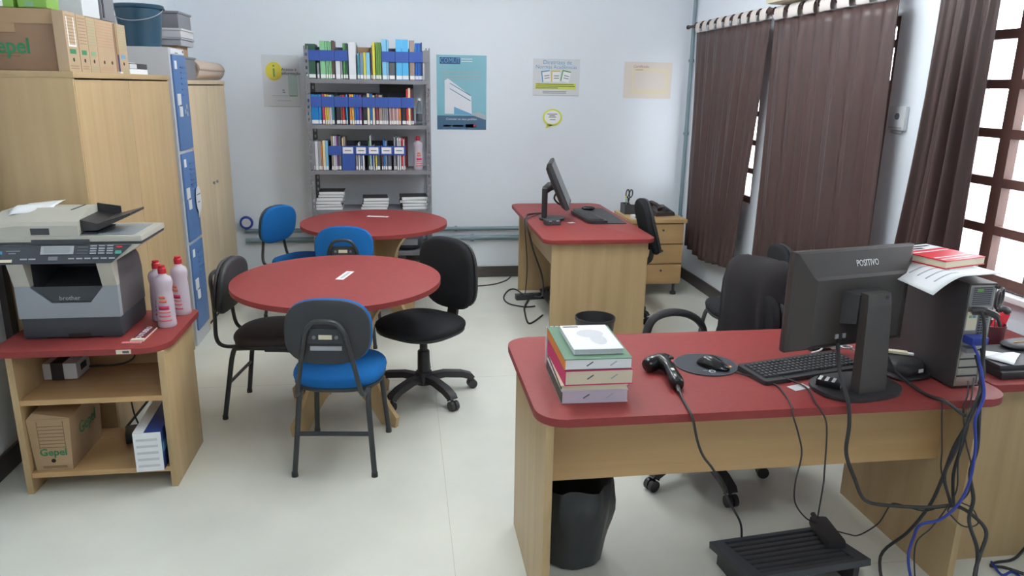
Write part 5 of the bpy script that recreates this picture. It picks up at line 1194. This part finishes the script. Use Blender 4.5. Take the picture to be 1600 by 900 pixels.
text('POSITIVO', 0.030, 'white_plastic', (0.03, -0.0114, ZB1 - 0.046), (PI / 2 - nrm, 0, 0), t, sx=0.72, bold=0.006)
for x in (-0.085, -0.055): G().box(x, x + 0.012, -0.034, -0.029, ZB0 + 0.045, ZB0 + 0.060).obj('cable_socket', 'pale_steel', t)
G().box(-0.078, -0.052, -0.040, -0.031, ZB0 + 0.03, ZB0 + 0.046).obj('cable_plug', 'black_plastic', t)
G().tube([(0.03, -0.1085, 0.345 - 0.02), (0.03, -0.1105, 0.345 - 0.02)], 0.006, 8).obj('screw', 'ink_dark', t)
# little things near the monitor base
t = thing('matchbox', 'small black and white box lying on the monitor base', 'box', (1.373, 2.117, DT + 0.0145), math.radians(-42))
G().box(-0.038, 0.038, -0.022, 0.022, 0, 0.021, 0.001).obj('carton', 'black_gloss', t)
for x in (-0.033, -0.012, 0.009): G().box(x, x + 0.010, -0.0205, 0.0205, 0.0211, 0.0216).obj('white_stripe', 'white_paper', t)
G().box(0.0381, 0.0386, -0.018, 0.018, 0.003, 0.018).obj('white_end', 'grey_paper', t); 
for z in (0.003, 0.012): G().box(-0.0386, -0.0381, -0.019, 0.019, z, z + 0.006).obj('white_end', 'white_paper', t)
t = thing('paper_slip', 'small pale paper slip peeking out under the monitor base', 'paper', (1.285, 2.145, DT), 0.3)
G().box(-0.035, 0.035, -0.02, 0.02, 0, 0.0006).obj('slip', 'grey_paper', t)
one(G().ball((0, 0, 0.008), 0.008, 12), 'orange_bead', 'amber', 'tiny orange ball beside the monitor column on its base', 'bead', (1.505, 2.105, DT + 0.0145))
t = thing('key_ring', 'white cable ties and keys lying at the back of the keyboard', 'keys', (1.575, 2.44, DT + 0.001), 0.2)
G().box(-0.06, 0.05, 0.035, 0.085, 0, 0.022, 0.004).obj('pouch', 'slate_plastic', t)
G().tube(smooth_path([(-0.075, 0.02, 0.004), (-0.06, -0.005, 0.02), (-0.03, 0.01, 0.026), (0.01, 0.0, 0.026), (0.06, -0.005, 0.022), (0.085, -0.03, 0.01)], 5), 0.004, 6).obj('cord_loop', 'white_plastic', t)
ring = [(0.05 + 0.02 * math.cos(2 * PI * k / 16), -0.02 + 0.016 * math.sin(2 * PI * k / 16), 0.028) for k in range(17)]
G().tube(ring, 0.003, 6).obj('ring', 'white_plastic', t); G().box(-0.02, 0.03, -0.03, -0.012, 0.026, 0.029).obj('key', 'chrome', t); G().box(-0.05, -0.03, 0.0, 0.025, 0.026, 0.029).obj('key', 'chrome', t)
t = thing('network_device', 'black round edged device with a small white sticker beside the monitor column', 'device', (1.712, 2.245, DT), 0.25)
G().pad(0.13, 0.16, 0.05, 3.2, 0.015, 0.004, Mx=Tm(0, 0, 0.026)).obj('casing', 'black_plastic', t); G().box(0.0, 0.022, -0.081, -0.0795, 0.024, 0.036).obj('sticker', 'white_paper', t)
G().pad(0.17, 0.19, 0.012, 3.2, 0.004, 0.0, Mx=Tm(0, 0, 0.0065)).obj('base_plate', 'black_plastic', t)
t = thing('folded_note', 'cream folded note lying on the black device beside the monitor', 'note', (1.725, 2.275, DT + 0.0565), -0.5)
G().box(-0.045, 0.03, -0.012, 0.012, 0, 0.010, 0.002).obj('paper', 'cream_paper', t); G().box(0.03, 0.05, -0.008, 0.008, 0, 0.007, 0.002).obj('end', 'white_paper', t)
# computer tower, back panel towards us
t = thing('computer_tower', 'black slim computer tower with its cabled back towards us', 'computer', (1.838, 2.275, DT), math.radians(1.5))
tw, td, th = 0.052, 0.40, 0.362
g = G(); g.box(-tw, tw, -0.195, 0.205, 0.004, th, 0.003); g.obj('case', 'tower_black', t)
for x in (-0.04, 0.04):
    for y in (-0.16, 0.17): G().cyl((x, y, 0), (x, y, 0.005), 0.010, n=10).obj('foot', 'dark_plastic', t)
yb = -0.195
def tb(name, m, x0, x1, z0, z1, d0=0.0, d1=0.0015, bev=0): return G().box(x0, x1, yb - d1, yb - d0 + 0.0005, z0, z1, bev).obj(name, m, t)
tb('rear_frame', 'zinc', -tw + 0.006, tw - 0.006, 0.010, th - 0.006)
tb('power_supply_plate', 'steel_grey', -tw + 0.009, tw - 0.012, 0.285, th - 0.012, d1=0.0025)
g = G()
for q in range(9): g.box(-0.035, 0.032, yb - 0.0032, yb - 0.0024, 0.292 + 0.0068 * q, 0.2955 + 0.0068 * q)
stuff(g.obj('power_supply_grille', 'dark_plastic', t))
tb('green_mark', 'ink_green', -0.022, 0.0, 0.335, 0.345, d1=0.0036)
tb('port_plate', 'cream_paper', -tw + 0.010, -0.004, 0.205, 0.268, d1=0.0025); tb('fan_grille_plate', 'steel_grey', 0.0, tw - 0.012, 0.15, 0.268, d1=0.0025)
g = G()
for r in range(12):
    for c in range(3): g.box(0.004 + 0.011 * c, 0.012 + 0.011 * c, yb - 0.0032, yb - 0.0024, 0.156 + 0.009 * r, 0.161 + 0.009 * r)
stuff(g.obj('fan_holes', 'ink_dark', t))
tb('audio_ports', 'pale_green_print', -0.036, -0.026, 0.247, 0.256, d1=0.0035); tb('audio_ports', 'ink_blue', -0.022, -0.012, 0.247, 0.256, d1=0.0035)
for q in range(4):
    tb('slot_cover', 'zinc', -tw + 0.010, tw - 0.020, 0.020 + 0.030 * q, 0.042 + 0.030 * q, d1=0.003)
    tb('slot_gap', 'ink_dark', -tw + 0.010, tw - 0.020, 0.0425 + 0.030 * q, 0.0475 + 0.030 * q, d1=0.0022)
tb('slot_bracket', 'pale_steel', tw - 0.018, tw - 0.012, 0.018, 0.14, d1=0.006)
g = G(); g.tube(smooth_path([(-0.03, yb - 0.004, 0.272), (0.0, yb - 0.03, 0.276), (0.03, yb - 0.04, 0.262), (0.045, yb - 0.045, 0.23)], 4), [0.013] * 5 + [0.011] * 4 + [0.006] * 4, 8); g.obj('power_plug', 'black_plastic', t)
g = G(); g.box(-0.046, 0.015, yb - 0.045, yb - 0.002, 0.165, 0.192, 0.006); g.obj('video_plug', 'cable_blue', t)
g = G(); g.box(-0.046, -0.008, yb - 0.03, yb - 0.002, 0.135, 0.152, 0.004); g.obj('data_plug', 'steel_grey', t)
for z in (0.02, 0.35): G().cyl((tw - 0.006, yb - 0.012, z), (tw - 0.006, yb, z), 0.006, n=8).obj('thumb_screw', 'dark_plastic', t)
ZT_ = DT + th + 0.0008
t = thing('closed_book', 'thick cream paged book directly on the computer tower, under the white sheet', 'book', (1.835, 2.30, ZT_), 0.12)
G().box(-0.075, 0.075, -0.105, 0.115, 0, 0.004).obj('cover', 'book maroon', t); G().box(-0.072, 0.073, -0.103, 0.113, 0.0045, 0.028).obj('pages', 'cream_paper', t); G().box(-0.075, 0.075, -0.105, 0.115, 0.0285, 0.032).obj('cover', 'book maroon', t)
t = thing('printed_sheet', 'white printed sheet curling over the side of the computer tower', 'sheet', (1.79, 2.19, ZT_ + 0.033), 0.15)
def shf(u, v):
    x = -0.185 + 0.27 * u; y = -0.135 + 0.20 * v
    z = 0.0012 - 0.055 * max(0, (0.42 - u) / 0.42) ** 1.6 * (1 - 0.35 * v)
    return (x, y, z)
G().grid(shf, 20, 8).obj('paper', 'white_paper', t, solid=0.0006)
for q in range(4):
    g = G(); g.grid(lambda u, v: (lambda p: (p[0], p[1], p[2] + 0.0006))(shf(0.15 + 0.35 * u, 0.2 + 0.17 * q + 0.03 * v)), 6, 1); g.obj('print_line', 'ink_pale', t, solid=0.0003)
t = thing('red_book', 'thick red book with white strips, topmost on the computer tower', 'book', (1.80, 2.26, ZT_ + 0.0355), 0.30)
G().box(-0.10, 0.10, -0.105, 0.115, 0, 0.003).obj('cover', 'red_plastic', t); G().box(-0.097, 0.099, -0.103, 0.113, 0.0032, 0.024).obj('pages', 'cream_paper', t); G().box(-0.10, 0.10, -0.105, 0.115, 0.0242, 0.027).obj('cover', 'red_plastic', t)
for (a, b, c, d, m) in ((-0.1, 0.1, 0.05, 0.115, 'grey_paper'), (-0.06, 0.02, 0.06, 0.075, 'ink_dark'), (-0.02, 0.08, 0.085, 0.10, 'ink_dark'), (-0.09, 0.09, -0.06, -0.053, 'white_paper'), (-0.09, 0.06, -0.085, -0.078, 'white_paper'), (-0.09, 0.09, 0.02, 0.027, 'white_paper')):
    G().box(a, b, c, d, 0.0272 if m != 'ink_dark' else 0.0275, 0.0276 if m != 'ink_dark' else 0.0279).obj('cover_print', m, t)
# side desk things
DT3 = DZ - 0.0035
t = thing('pen_holder', 'smoky red pen cup with scissors and a red stapler behind the tower', 'pen cup', (2.25, 2.47, DT3))
g = G(); g.lathe([(0.045, 0), (0.05, 0.003), (0.055, 0.095), (0.052, 0.095), (0.047, 0.006), (0.001, 0.005)], 22); g.obj('cup', 'smoke_red', t)
scissors('scissors', 'grey bladed scissors with black loops in the red pen cup', (2.252, 2.45, DT3 + 0.03), 0.5, 'black_plastic', -0.06, 1.05)
t = thing('stapler', 'bright red stapler with a black tip standing in the pen cup', 'stapler', (2.268, 2.478, DT3 + 0.007), 0.0)
Mx = Matrix.Rotation(0.28, 4, 'Y')
G().box(-0.020, 0.020, -0.014, 0.014, 0.0, 0.135, 0.007, Mx=Mx).obj('body', 'red_plastic', t); G().ball((0, 0, 0.14), (0.026, 0.018, 0.02), 12, Mx=Mx).obj('tip', 'black_plastic', t)
t = thing('document_tray', 'black document folder with loose papers on the side desk', 'folder', (2.20, 2.28, DT3))
G().box(-0.17, 0.22, -0.14, 0.10, 0, 0.028, 0.006).obj('folder', 'black_plastic', t); G().box(-0.165, 0.20, -0.12, 0.09, 0.0285, 0.045, 0.003).obj('pages', 'dark_plastic', t)
t = thing('black_pouch', 'dark pouch lying behind the loose papers on the side desk', 'pouch', (2.30, 2.335, DT3 + 0.046), 0.1)
G().pad(0.22, 0.09, 0.022, 3.5, 0.010, 0.002, Mx=Tm(0, 0, 0.011)).obj('pouch', 'dark_plastic', t); G().tube([(-0.08, -0.01, 0.0245), (0.08, -0.01, 0.0245)], 0.002, 6).obj('zip', 'amber', t)
for k, (x, y, rz, lab) in enumerate(((2.12, 2.225, 0.5, 'white torn sheet on the black folder, the nearer one'), (2.10, 2.27, -0.35, 'white torn sheet on the black folder, partly under the other'))):
    t = thing('loose_sheet', lab, 'sheet', (x, y, DT3 + 0.0458 + 0.003 * (1 - k)), rz)
    g = G(); g.grid(lambda u, v: (-0.07 + 0.15 * u, (-0.045 + 0.09 * v) * (1 - 0.75 * u), 0.0005 + 0.006 * math.sin(PI * u) * (1 - k)), 6, 4); g.obj('paper', 'white_paper', t, solid=0.0005)
t = thing('key_fob', 'yellowish pen like stick on the side desk at the photo edge', 'stick', (2.345, 2.28, DT3 + 0.0455), 0.5)
G().tube([(-0.05, 0, 0.006), (0.05, 0, 0.006)], 0.006, 10).obj('barrel', 'kraft_pale', t)

# book stack on the near desk
def stack_book(nm, label, x0, x1, y0, y1, z0, z1, rz, cover, pages, stamp=True, hard=0.0025, spine=None):
    cx, cy = (x0 + x1) / 2, (y0 + y1) / 2
    t = thing(nm, label, 'book', (cx, cy, z0), rz)
    w, d, h = (x1 - x0) / 2, (y1 - y0) / 2, z1 - z0 - 0.0006
    G().box(-w, w, -d, d, 0, hard).obj('cover', cover, t); G().box(-w, w, -d, d, h - hard, h).obj('cover', cover, t)
    G().box(-w, -w + 0.003, -d, d, hard, h - hard).obj('spine', spine or cover, t)
    G().box(-w + 0.0035, w - 0.002, -d + 0.0025, d - 0.0025, hard + 0.0003, h - hard - 0.0003).obj('pages', pages, t)
    if stamp:
        for (sx, m) in ((-0.25, 'ink_grey'), (0.45, 'ink_pale')):
            Mx = Tm(sx * w, -d + 0.0022, h * 0.52, 0, -0.6)
            G().box(-0.012, 0.012, -0.0004, 0.0004, -0.002, 0.002, Mx=Mx).obj('edge_stamp', m, t)
    return t
Z0 = DT
stack_book('library_book', 'thick book with lilac page edges, lowest of the stack on the near desk', 0.472, 0.684, 2.095, 2.39, Z0, Z0 + 0.042, -0.03, 'lilac_pages', 'lilac_pages', spine='olive_spine')
stack_book('library_book', 'thin cream edged book with a dark green spine, second from below in the desk stack', 0.474, 0.686, 2.10, 2.40, Z0 + 0.0422, Z0 + 0.058, -0.05, 'cream_paper', 'cream_paper', stamp=False, spine='book dark green')
stack_book('library_book', 'thick bright pink hardcover book in the middle of the desk stack', 0.478, 0.696, 2.098, 2.40, Z0 + 0.0582, Z0 + 0.108, -0.01, 'hot_pink', 'cream_paper')
t = stack_book('library_book', 'green covered book with an orange spine in the desk stack', 0.478, 0.692, 2.098, 2.42, Z0 + 0.1082, Z0 + 0.146, -0.02, 'sage_cover', 'white_paper', spine='book orange')
G().box(-0.107, 0.107, -0.161, -0.1605, 0.0, 0.0025).obj('cover_rim', 'hot_pink', t)
t = stack_book('library_book', 'white softcover book with a pale portrait, topmost of the desk stack', 0.513, 0.672, 2.135, 2.375, Z0 + 0.1462, Z0 + 0.164, -0.015, 'white_paper', 'grey_paper', stamp=False, hard=0.0015)
G().box(-0.072, -0.02, 0.098, 0.110, 0.0175, 0.0178).obj('cover_title', 'ink_grey', t)
for (cx, cy, rx, ry) in ((0.005, 0.03, 0.045, 0.04), (0.02, -0.03, 0.026, 0.05)):
    g = G(); g.prism([(cx + rx * math.cos(a), cy + ry * math.sin(a)) for a in [2 * PI * k / 20 for k in range(20)]], 0.0174, 0.0176 + 0.0001 * (rx > 0.03)); g.obj('cover_picture', 'grey_paper', t)
t = thing('spiral_notebook', 'white spiral notebook sticking out behind the green book in the desk stack', 'notebook', (0.545, 2.445, DT + 0.09), 0.0)
G().box(-0.062, 0.03, -0.012, 0.012, -0.0895, 0.046, 0.001).obj('cover', 'poster_white', t)
for q in range(5): G().tube([(-0.052 + 0.018 * q, -0.013, 0.042), (-0.052 + 0.018 * q, 0.0, 0.050), (-0.052 + 0.018 * q, 0.013, 0.042)], 0.002, 6).obj('spiral_ring', 'ink_grey', t)

# ------------------------------------------------------------------ far desk things
t = thing('computer_monitor', 'black tilted monitor on the far desk, seen from the side', 'monitor', (1.085, 5.42, DT), math.radians(90 - 14))
# local frame: screen faces -y local -> turn so the screen faces right
pts = [(0.115 * math.cos(a), 0.095 * math.sin(a)) for a in [2 * PI * k / 32 for k in range(32)]]
G().prism(pts, 0, 0.014, bev=0.003).obj('base', 'black_plastic', t)
g = G(); g.box(-0.045, 0.045, 0.035, 0.075, 0.0145, 0.235, 0.01); g.tube([(0, 0.056, 0.215), (0, 0.02, 0.245), (0, -0.01, 0.25)], [0.03, 0.034, 0.03], 10); g.obj('stand_column', 'black_plastic', t)
BMn = Tm(0, -0.045, 0.265, math.radians(-24))
def rq(x0, x1, z0, z1, y): return [(x0, y, z0), (x1, y, z0), (x1, y, z1), (x0, y, z1)]
g = G(); g.loft([rq(-0.22, 0.22, -0.18, 0.18, -0.012), rq(-0.22, 0.22, -0.18, 0.18, 0.004), rq(-0.19, 0.19, -0.15, 0.15, 0.028), rq(-0.12, 0.12, -0.10, 0.10, 0.038)], Mx=BMn); g.obj('back_cover', 'dark_plastic', t, smooth=False)
g = G(); g.loft([rq(-0.22, 0.22, -0.18, 0.18, -0.0125), rq(-0.217, 0.217, -0.177, 0.177, -0.022)], Mx=BMn); g.obj('front_bezel', 'black_plastic', t, smooth=False)
G().box(-0.20, 0.20, -0.0232, -0.0222, -0.155, 0.162, Mx=BMn).obj('screen', 'black_gloss', t)
G().tube([tuple(BMn @ Vector(p)) for p in smooth_path([(0.05, 0.03, -0.05), (0.05, 0.075, -0.09), (0.04, 0.06, -0.14), (0.03, 0.02, -0.175)], 4)], 0.007, 8).obj('cable_clip', 'black_plastic', t)
t = thing('desk_mat', 'black flat desk mat under the keyboard on the far desk', 'desk mat', (1.475, 5.55, DT))
G().prism(rrect(-0.125, -0.36, 0.125, 0.34, 0.02, 4), 0, 0.005).obj('mat', 'black_vinyl', t)
keyboard('keyboard', 'black keyboard on the desk mat of the far desk', (1.375, 5.44, DT + 0.0055), math.radians(90 + 4), 0.46, 0.15)
t = thing('computer_mouse', 'black mouse at the far end of the far desk mat', 'mouse', (1.46, 5.80, DT + 0.0055), math.radians(80))
G().ball((0, 0, 0.014), (0.032, 0.056, 0.018), 16).obj('shell', 'black_gloss', t); G().box(-0.002, 0.002, 0.02, 0.035, 0.030, 0.0325).obj('wheel', 'steel_grey', t)
t = thing('card_reader', 'small black box on the far desk in front of the monitor base', 'device', (1.045, 5.20, DT), 0.1)
G().box(-0.055, 0.055, -0.04, 0.04, 0, 0.035, 0.008).obj('casing', 'slate_plastic', t)
for x in (-0.035, 0.02): G().box(x, x + 0.022, -0.0405, -0.0395, 0.029, 0.033).obj('white_mark', 'white_paper', t)
t = thing('paper_slip', 'small white slip beside the far monitor base', 'paper', (1.20, 5.26, DT), 0.4)
G().box(-0.025, 0.025, -0.02, 0.02, 0, 0.0006).obj('slip', 'white_paper', t)
t = thing('label_box', 'small pale box on the drawer pedestal left of the chair back', 'box', (1.90, 5.93, ZD), 0.1)
G().box(-0.035, 0.035, -0.03, 0.03, 0, 0.03, 0.002).obj('carton', 'white_paper', t); G().box(-0.02, 0.02, -0.031, -0.0302, 0.008, 0.02).obj('print', 'pale_green_print', t)

# ------------------------------------------------------------------ on the floor: bins, footrests, power strip
t = thing('waste_bin', 'black open waste bin at the end of the far desk', 'bin', (1.178, 4.385, 0))
g = G(); g.lathe([(0.095, 0), (0.10, 0.006), (0.124, 0.285), (0.128, 0.288), (0.128, 0.305), (0.122, 0.306), (0.119, 0.29), (0.098, 0.012), (0.001, 0.010)], 32); g.obj('body', 'black_plastic', t)
t = thing('waste_bin', 'black waste bin lined with a loose black bag under the near desk', 'bin', (0.592, 2.41, 0))
g = G(); g.lathe([(0.105, 0), (0.11, 0.006), (0.132, 0.27), (0.136, 0.30), (0.130, 0.301), (0.126, 0.27), (0.106, 0.012), (0.001, 0.010)], 32); g.obj('body', 'black_plastic', t)
rb = random.Random(3); n = 40
ph = [rb.uniform(0, 6.28) for _ in range(6)]
def bagr(a, z): return 0.006 * math.sin(7 * a + ph[0] + 8 * z) + 0.004 * math.sin(13 * a + ph[1] - 20 * z) + 0.003 * math.sin(22 * a + ph[2])
rings = []
for z, r in ((0.008, 0.120), (0.05, 0.126), (0.11, 0.134), (0.16, 0.143), (0.20, 0.149), (0.24, 0.149), (0.28, 0.146), (0.31, 0.144), (0.325, 0.141), (0.318, 0.135), (0.27, 0.118), (0.15, 0.108), (0.06, 0.098), (0.03, 0.05)):
    k = min(1, r / 0.15) * (0.35 if z < 0.03 else 1.0) * (0.4 if r < 0.12 else 1)
    rings.append([((r + bagr(2 * PI * i / n, z) * k) * math.cos(2 * PI * i / n), (r + bagr(2 * PI * i / n, z) * k) * math.sin(2 * PI * i / n), z + (0.008 * math.sin(5 * 2 * PI * i / n + ph[3]) if z > 0.29 else 0)) for i in range(n)])
g = G(); g.loft(rings, cap=False); g.obj('bin_bag', 'bag_black', t, angle=80)
def footrest(label, loc, rz, w, d, tilt, h):
    t = thing('footrest', label, 'footrest', loc, rz, 'black footrests')
    Mx = Tm(0, 0, h, tilt)
    g = G()
    for a in ((-w / 2, w / 2, -d / 2, -d / 2 + 0.022), (-w / 2, w / 2, d / 2 - 0.022, d / 2), (-w / 2, -w / 2 + 0.05, -d / 2 + 0.022, d / 2 - 0.022), (w / 2 - 0.05, w / 2, -d / 2 + 0.022, d / 2 - 0.022)): g.box(*a, -0.012, 0.012, Mx=Mx)
    g.box(-w / 2 + 0.05, w / 2 - 0.05, -d / 2 + 0.022, d / 2 - 0.022, -0.012, -0.004, Mx=Mx)
    g.obj('frame', 'slate_plastic', t, smooth=False)
    ns = 7; st = (d - 0.05) / ns
    for k in range(ns): G().box(-w / 2 + 0.052, w / 2 - 0.052, -d / 2 + 0.026 + k * st, -d / 2 + 0.026 + k * st + st * 0.6, -0.0035, 0.011, 0.003, Mx=Mx).obj('slat', 'dark_plastic', t)
    for s in (-1, 1):
        x = s * (w / 2 - 0.03)
        f = Mx @ Vector((x, -d / 2 + 0.03, -0.013)); b = Mx @ Vector((x, d / 2 - 0.03, -0.013))
        g = G(); g.loft([[(xx, f.y, 0), (xx, b.y, 0), (xx, b.y, b.z), (xx, f.y, f.z)] for xx in (x - 0.012, x + 0.012)]); g.obj('support', 'dark_plastic', t, smooth=False)
    return t
footrest('black slatted footrest on the floor in front, under the near desk', (1.345, 2.185, 0), math.radians(6), 0.47, 0.285, math.radians(-9), 0.085)
footrest('black slatted footrest under the far desk beside the grey power strip', (1.24, 5.72, 0), math.radians(90), 0.42, 0.28, math.radians(-14), 0.09)
t = thing('power_adapter', 'black cable adapter resting on the right end of the near footrest', 'adapter', (1.53, 2.25, 0.082), math.radians(-6))
G().box(-0.032, 0.036, -0.085, 0.085, 0.012, 0.05, 0.014).obj('casing', 'black_plastic', t); G().tube([(0.0, 0.085, 0.03), (0.0, 0.12, 0.035)], 0.010, 8).obj('plug', 'black_plastic', t)
t = thing('power_strip', 'grey power strip on the floor beside the far desk', 'power strip', (1.02, 5.88, 0.0), 0.1)
G().box(-0.13, 0.13, -0.03, 0.03, 0, 0.045, 0.006).obj('casing', 'slate_plastic', t)
for x in (-0.08, 0.0, 0.08): G().box(x - 0.018, x + 0.018, -0.02, 0.02, 0.0452, 0.0462).obj('socket', 'ink_dark', t)

# ------------------------------------------------------------------ cables
def cable(pts, r, label, m='cable_black', sub=6):
    tag(G().tube(smooth_path(pts, sub), r, 7).obj('computer_cable', m), label, 'computer cable')
cable([(0.859, 2.118, 0.765), (0.855, 2.075, 0.757), (0.842, 1.982, 0.757), (0.848, 1.966, 0.735), (0.862, 1.955, 0.674), (0.885, 1.955, 0.621), (0.949, 2.0, 0.537), (1.069, 2.12, 0.35), (1.20, 2.28, 0.16), (1.232, 2.318, 0.066)], 0.0042, 'black cable running from the barcode scanner over the desk edge down to the footrest')
cable([(1.113, 2.268, 0.762), (1.172, 2.232, 0.7545), (1.213, 2.154, 0.7545), (1.18, 2.0, 0.7545), (1.168, 1.972, 0.745), (1.189, 1.955, 0.677), (1.208, 1.955, 0.606), (1.226, 2.0, 0.476), (1.329, 2.15, 0.309), (1.46, 2.28, 0.16), (1.515, 2.29, 0.128)], 0.0028, 'thin black mouse cable hanging over the front edge of the near desk')
cable([(1.256, 2.205, 0.765), (1.30, 2.13, 0.756), (1.27, 2.02, 0.7545), (1.262, 1.972, 0.748), (1.28, 1.955, 0.698), (1.31, 1.98, 0.521), (1.338, 2.02, 0.451), (1.50, 2.27, 0.19), (1.535, 2.325, 0.122)], 0.0028, 'thin black keyboard cable hanging just left of the monitor base')
cable([(1.383, 2.115, 0.91), (1.357, 2.04, 0.835), (1.351, 1.972, 0.772), (1.353, 1.952, 0.70), (1.355, 1.95, 0.606), (1.411, 1.97, 0.502), (1.483, 2.0, 0.401), (1.575, 2.0, 0.375), (1.692, 1.97, 0.378), (1.78, 1.95, 0.388), (1.858, 1.94, 0.339), (1.881, 1.92, 0.297), (1.854, 1.9, 0.23), (1.812, 1.86, 0.173), (1.80, 1.80, 0.006), (1.85, 1.72, 0.006)], 0.0062, 'thick black monitor cable looping from the monitor back below the desk to the right')
cable([(1.565, 2.145, 0.888), (1.62, 2.14, 0.80), (1.665, 2.09, 0.758), (1.665, 2.02, 0.7575), (1.69, 1.975, 0.755), (1.741, 1.962, 0.718), (1.764, 1.955, 0.700), (1.758, 1.95, 0.624), (1.745, 1.95, 0.51), (1.772, 1.955, 0.388)], 0.0055, 'black cable crossing the desk from the monitor column to the cable bundle')
cable([(1.835, 2.05, 0.879), (1.828, 2.0, 0.798), (1.768, 1.955, 0.697), (1.723, 1.945, 0.605), (1.708, 1.95, 0.501), (1.713, 1.99, 0.371), (1.724, 2.08, 0.21), (1.682, 2.14, 0.075), (1.62, 2.0, 0.008)], 0.0058, 'black cable hanging from the tower and sweeping left down to the footrest')
cable([(1.822, 2.05, 1.03), (1.825, 2.025, 0.98), (1.819, 1.99, 0.803), (1.802, 1.955, 0.708), (1.813, 1.95, 0.598), (1.796, 1.94, 0.512), (1.817, 1.93, 0.424), (1.808, 1.92, 0.348), (1.841, 1.9, 0.251), (1.834, 1.88, 0.156), (1.80, 1.84, 0.007), (1.86, 1.76, 0.007)], 0.0062, 'thick black power cable falling straight from the top plug of the tower')
cable([(1.845, 2.045, 0.904), (1.833, 2.0, 0.82), (1.759, 1.945, 0.715), (1.728, 1.935, 0.61), (1.705, 1.94, 0.514), (1.74, 1.94, 0.423), (1.759, 1.94, 0.394)], 0.0045, 'black cable in the bundle under the tower, ending mid height')
cable([(1.80, 2.045, 0.93), (1.812, 2.02, 0.895), (1.815, 1.99, 0.836), (1.812, 1.962, 0.77), (1.772, 1.935, 0.708), (1.788, 1.93, 0.609), (1.785, 1.925, 0.487), (1.752, 1.92, 0.411), (1.708, 1.93, 0.356), (1.658, 1.95, 0.328), (1.658, 1.97, 0.267), (1.66, 1.98, 0.186), (1.678, 1.97, 0.104), (1.70, 1.93, 0.006), (1.78, 1.86, 0.006)], 0.0048, 'blue network cable hanging from the tower and looping to the floor', 'cable_blue')
cable([(1.68, 2.02, 0.755), (1.683, 1.982, 0.753), (1.684, 1.97, 0.70), (1.695, 1.96, 0.599), (1.709, 1.96, 0.512), (1.755, 1.955, 0.398), (1.757, 1.955, 0.366), (1.818, 1.95, 0.311), (1.861, 1.94, 0.324), (1.831, 1.94, 0.381), (1.787, 1.94, 0.406)], 0.0024, 'thin black cable hanging left of the bundle and making a small loop')
cable([(1.838, 2.045, 0.80), (1.80, 1.998, 0.770), (1.775, 1.970, 0.750), (1.764, 1.962, 0.728), (1.736, 1.93, 0.657), (1.735, 1.93, 0.567), (1.754, 1.935, 0.46), (1.732, 1.94, 0.388), (1.7, 1.95, 0.313), (1.671, 1.97, 0.241), (1.701, 1.98, 0.095), (1.72, 1.96, 0.005), (1.75, 1.9, 0.005)], 0.0024, 'thin black cable falling through the bundle beside the blue cable')
cable([(1.819, 2.045, 0.79), (1.785, 1.998, 0.768), (1.757, 1.971, 0.750), (1.75, 1.965, 0.727), (1.758, 1.94, 0.629), (1.792, 1.94, 0.547), (1.806, 1.94, 0.454), (1.784, 1.945, 0.405)], 0.0024, 'thin black cable bowing right in the bundle under the tower')
cable([(1.575, 2.25, 0.115), (1.60, 2.225, 0.118), (1.627, 2.2, 0.128), (1.659, 2.15, 0.206), (1.652, 2.1, 0.304), (1.661, 2.08, 0.328), (1.696, 2.0, 0.347), (1.725, 1.98, 0.364)], 0.0026, 'thin black cable rising from the footrest adapter to the bundle')
cable([(2.36, 2.17, 0.14), (2.285, 2.155, 0.045), (2.24, 2.15, 0.008), (2.165, 2.144, 0.006), (2.133, 2.125, 0.006), (2.175, 2.112, 0.006), (2.217, 2.069, 0.006)], 0.0055, 'black cable curling on the floor at the lower right photo corner')
cable([(2.137, 2.135, 0.018), (2.131, 2.075, 0.006), (2.181, 2.085, 0.006), (2.187, 2.05, 0.006), (2.15, 1.95, 0.006)], 0.0045, 'dark blue cable curling on the floor at the lower right photo corner', 'cable_blue')
cable([(1.062, 5.60, 0.766), (0.936, 5.604, 0.757), (0.89, 5.40, 0.7565), (0.868, 5.2, 0.735), (0.912, 5.2, 0.567), (0.99, 5.25, 0.36), (1.02, 5.35, 0.184), (1.03, 5.75, 0.06)], 0.007, 'thick black cable hanging from the far desk into its footrest')
cable([(1.005, 5.545, 0.766), (0.91, 5.43, 0.757), (0.872, 5.36, 0.735), (0.90, 5.38, 0.425), (0.903, 5.45, 0.186), (0.95, 5.82, 0.056)], 0.004, 'thin black cable hanging from the far desk to the power strip')
cable([(0.945, 5.86, 0.05), (0.93, 6.15, 0.012), (0.872, 6.146, 0.006), (0.799, 5.928, 0.006), (0.816, 5.735, 0.006), (0.931, 5.633, 0.006), (1.016, 5.644, 0.006)], 0.006, 'black cable looping on the floor left of the far desk')
cable([(1.00, 5.84, 0.012), (0.928, 5.616, 0.016), (0.906, 5.477, 0.006), (0.896, 5.2, 0.006), (1.033, 5.398, 0.006)], 0.007, 'black angular cable on the floor in front of the power strip')
cable([(0.57, 6.301, 0.006), (0.757, 6.351, 0.006), (0.889, 6.477, 0.006), (0.951, 6.61, 0.006)], 0.006, 'black cable along the floor towards the back wall skirting')
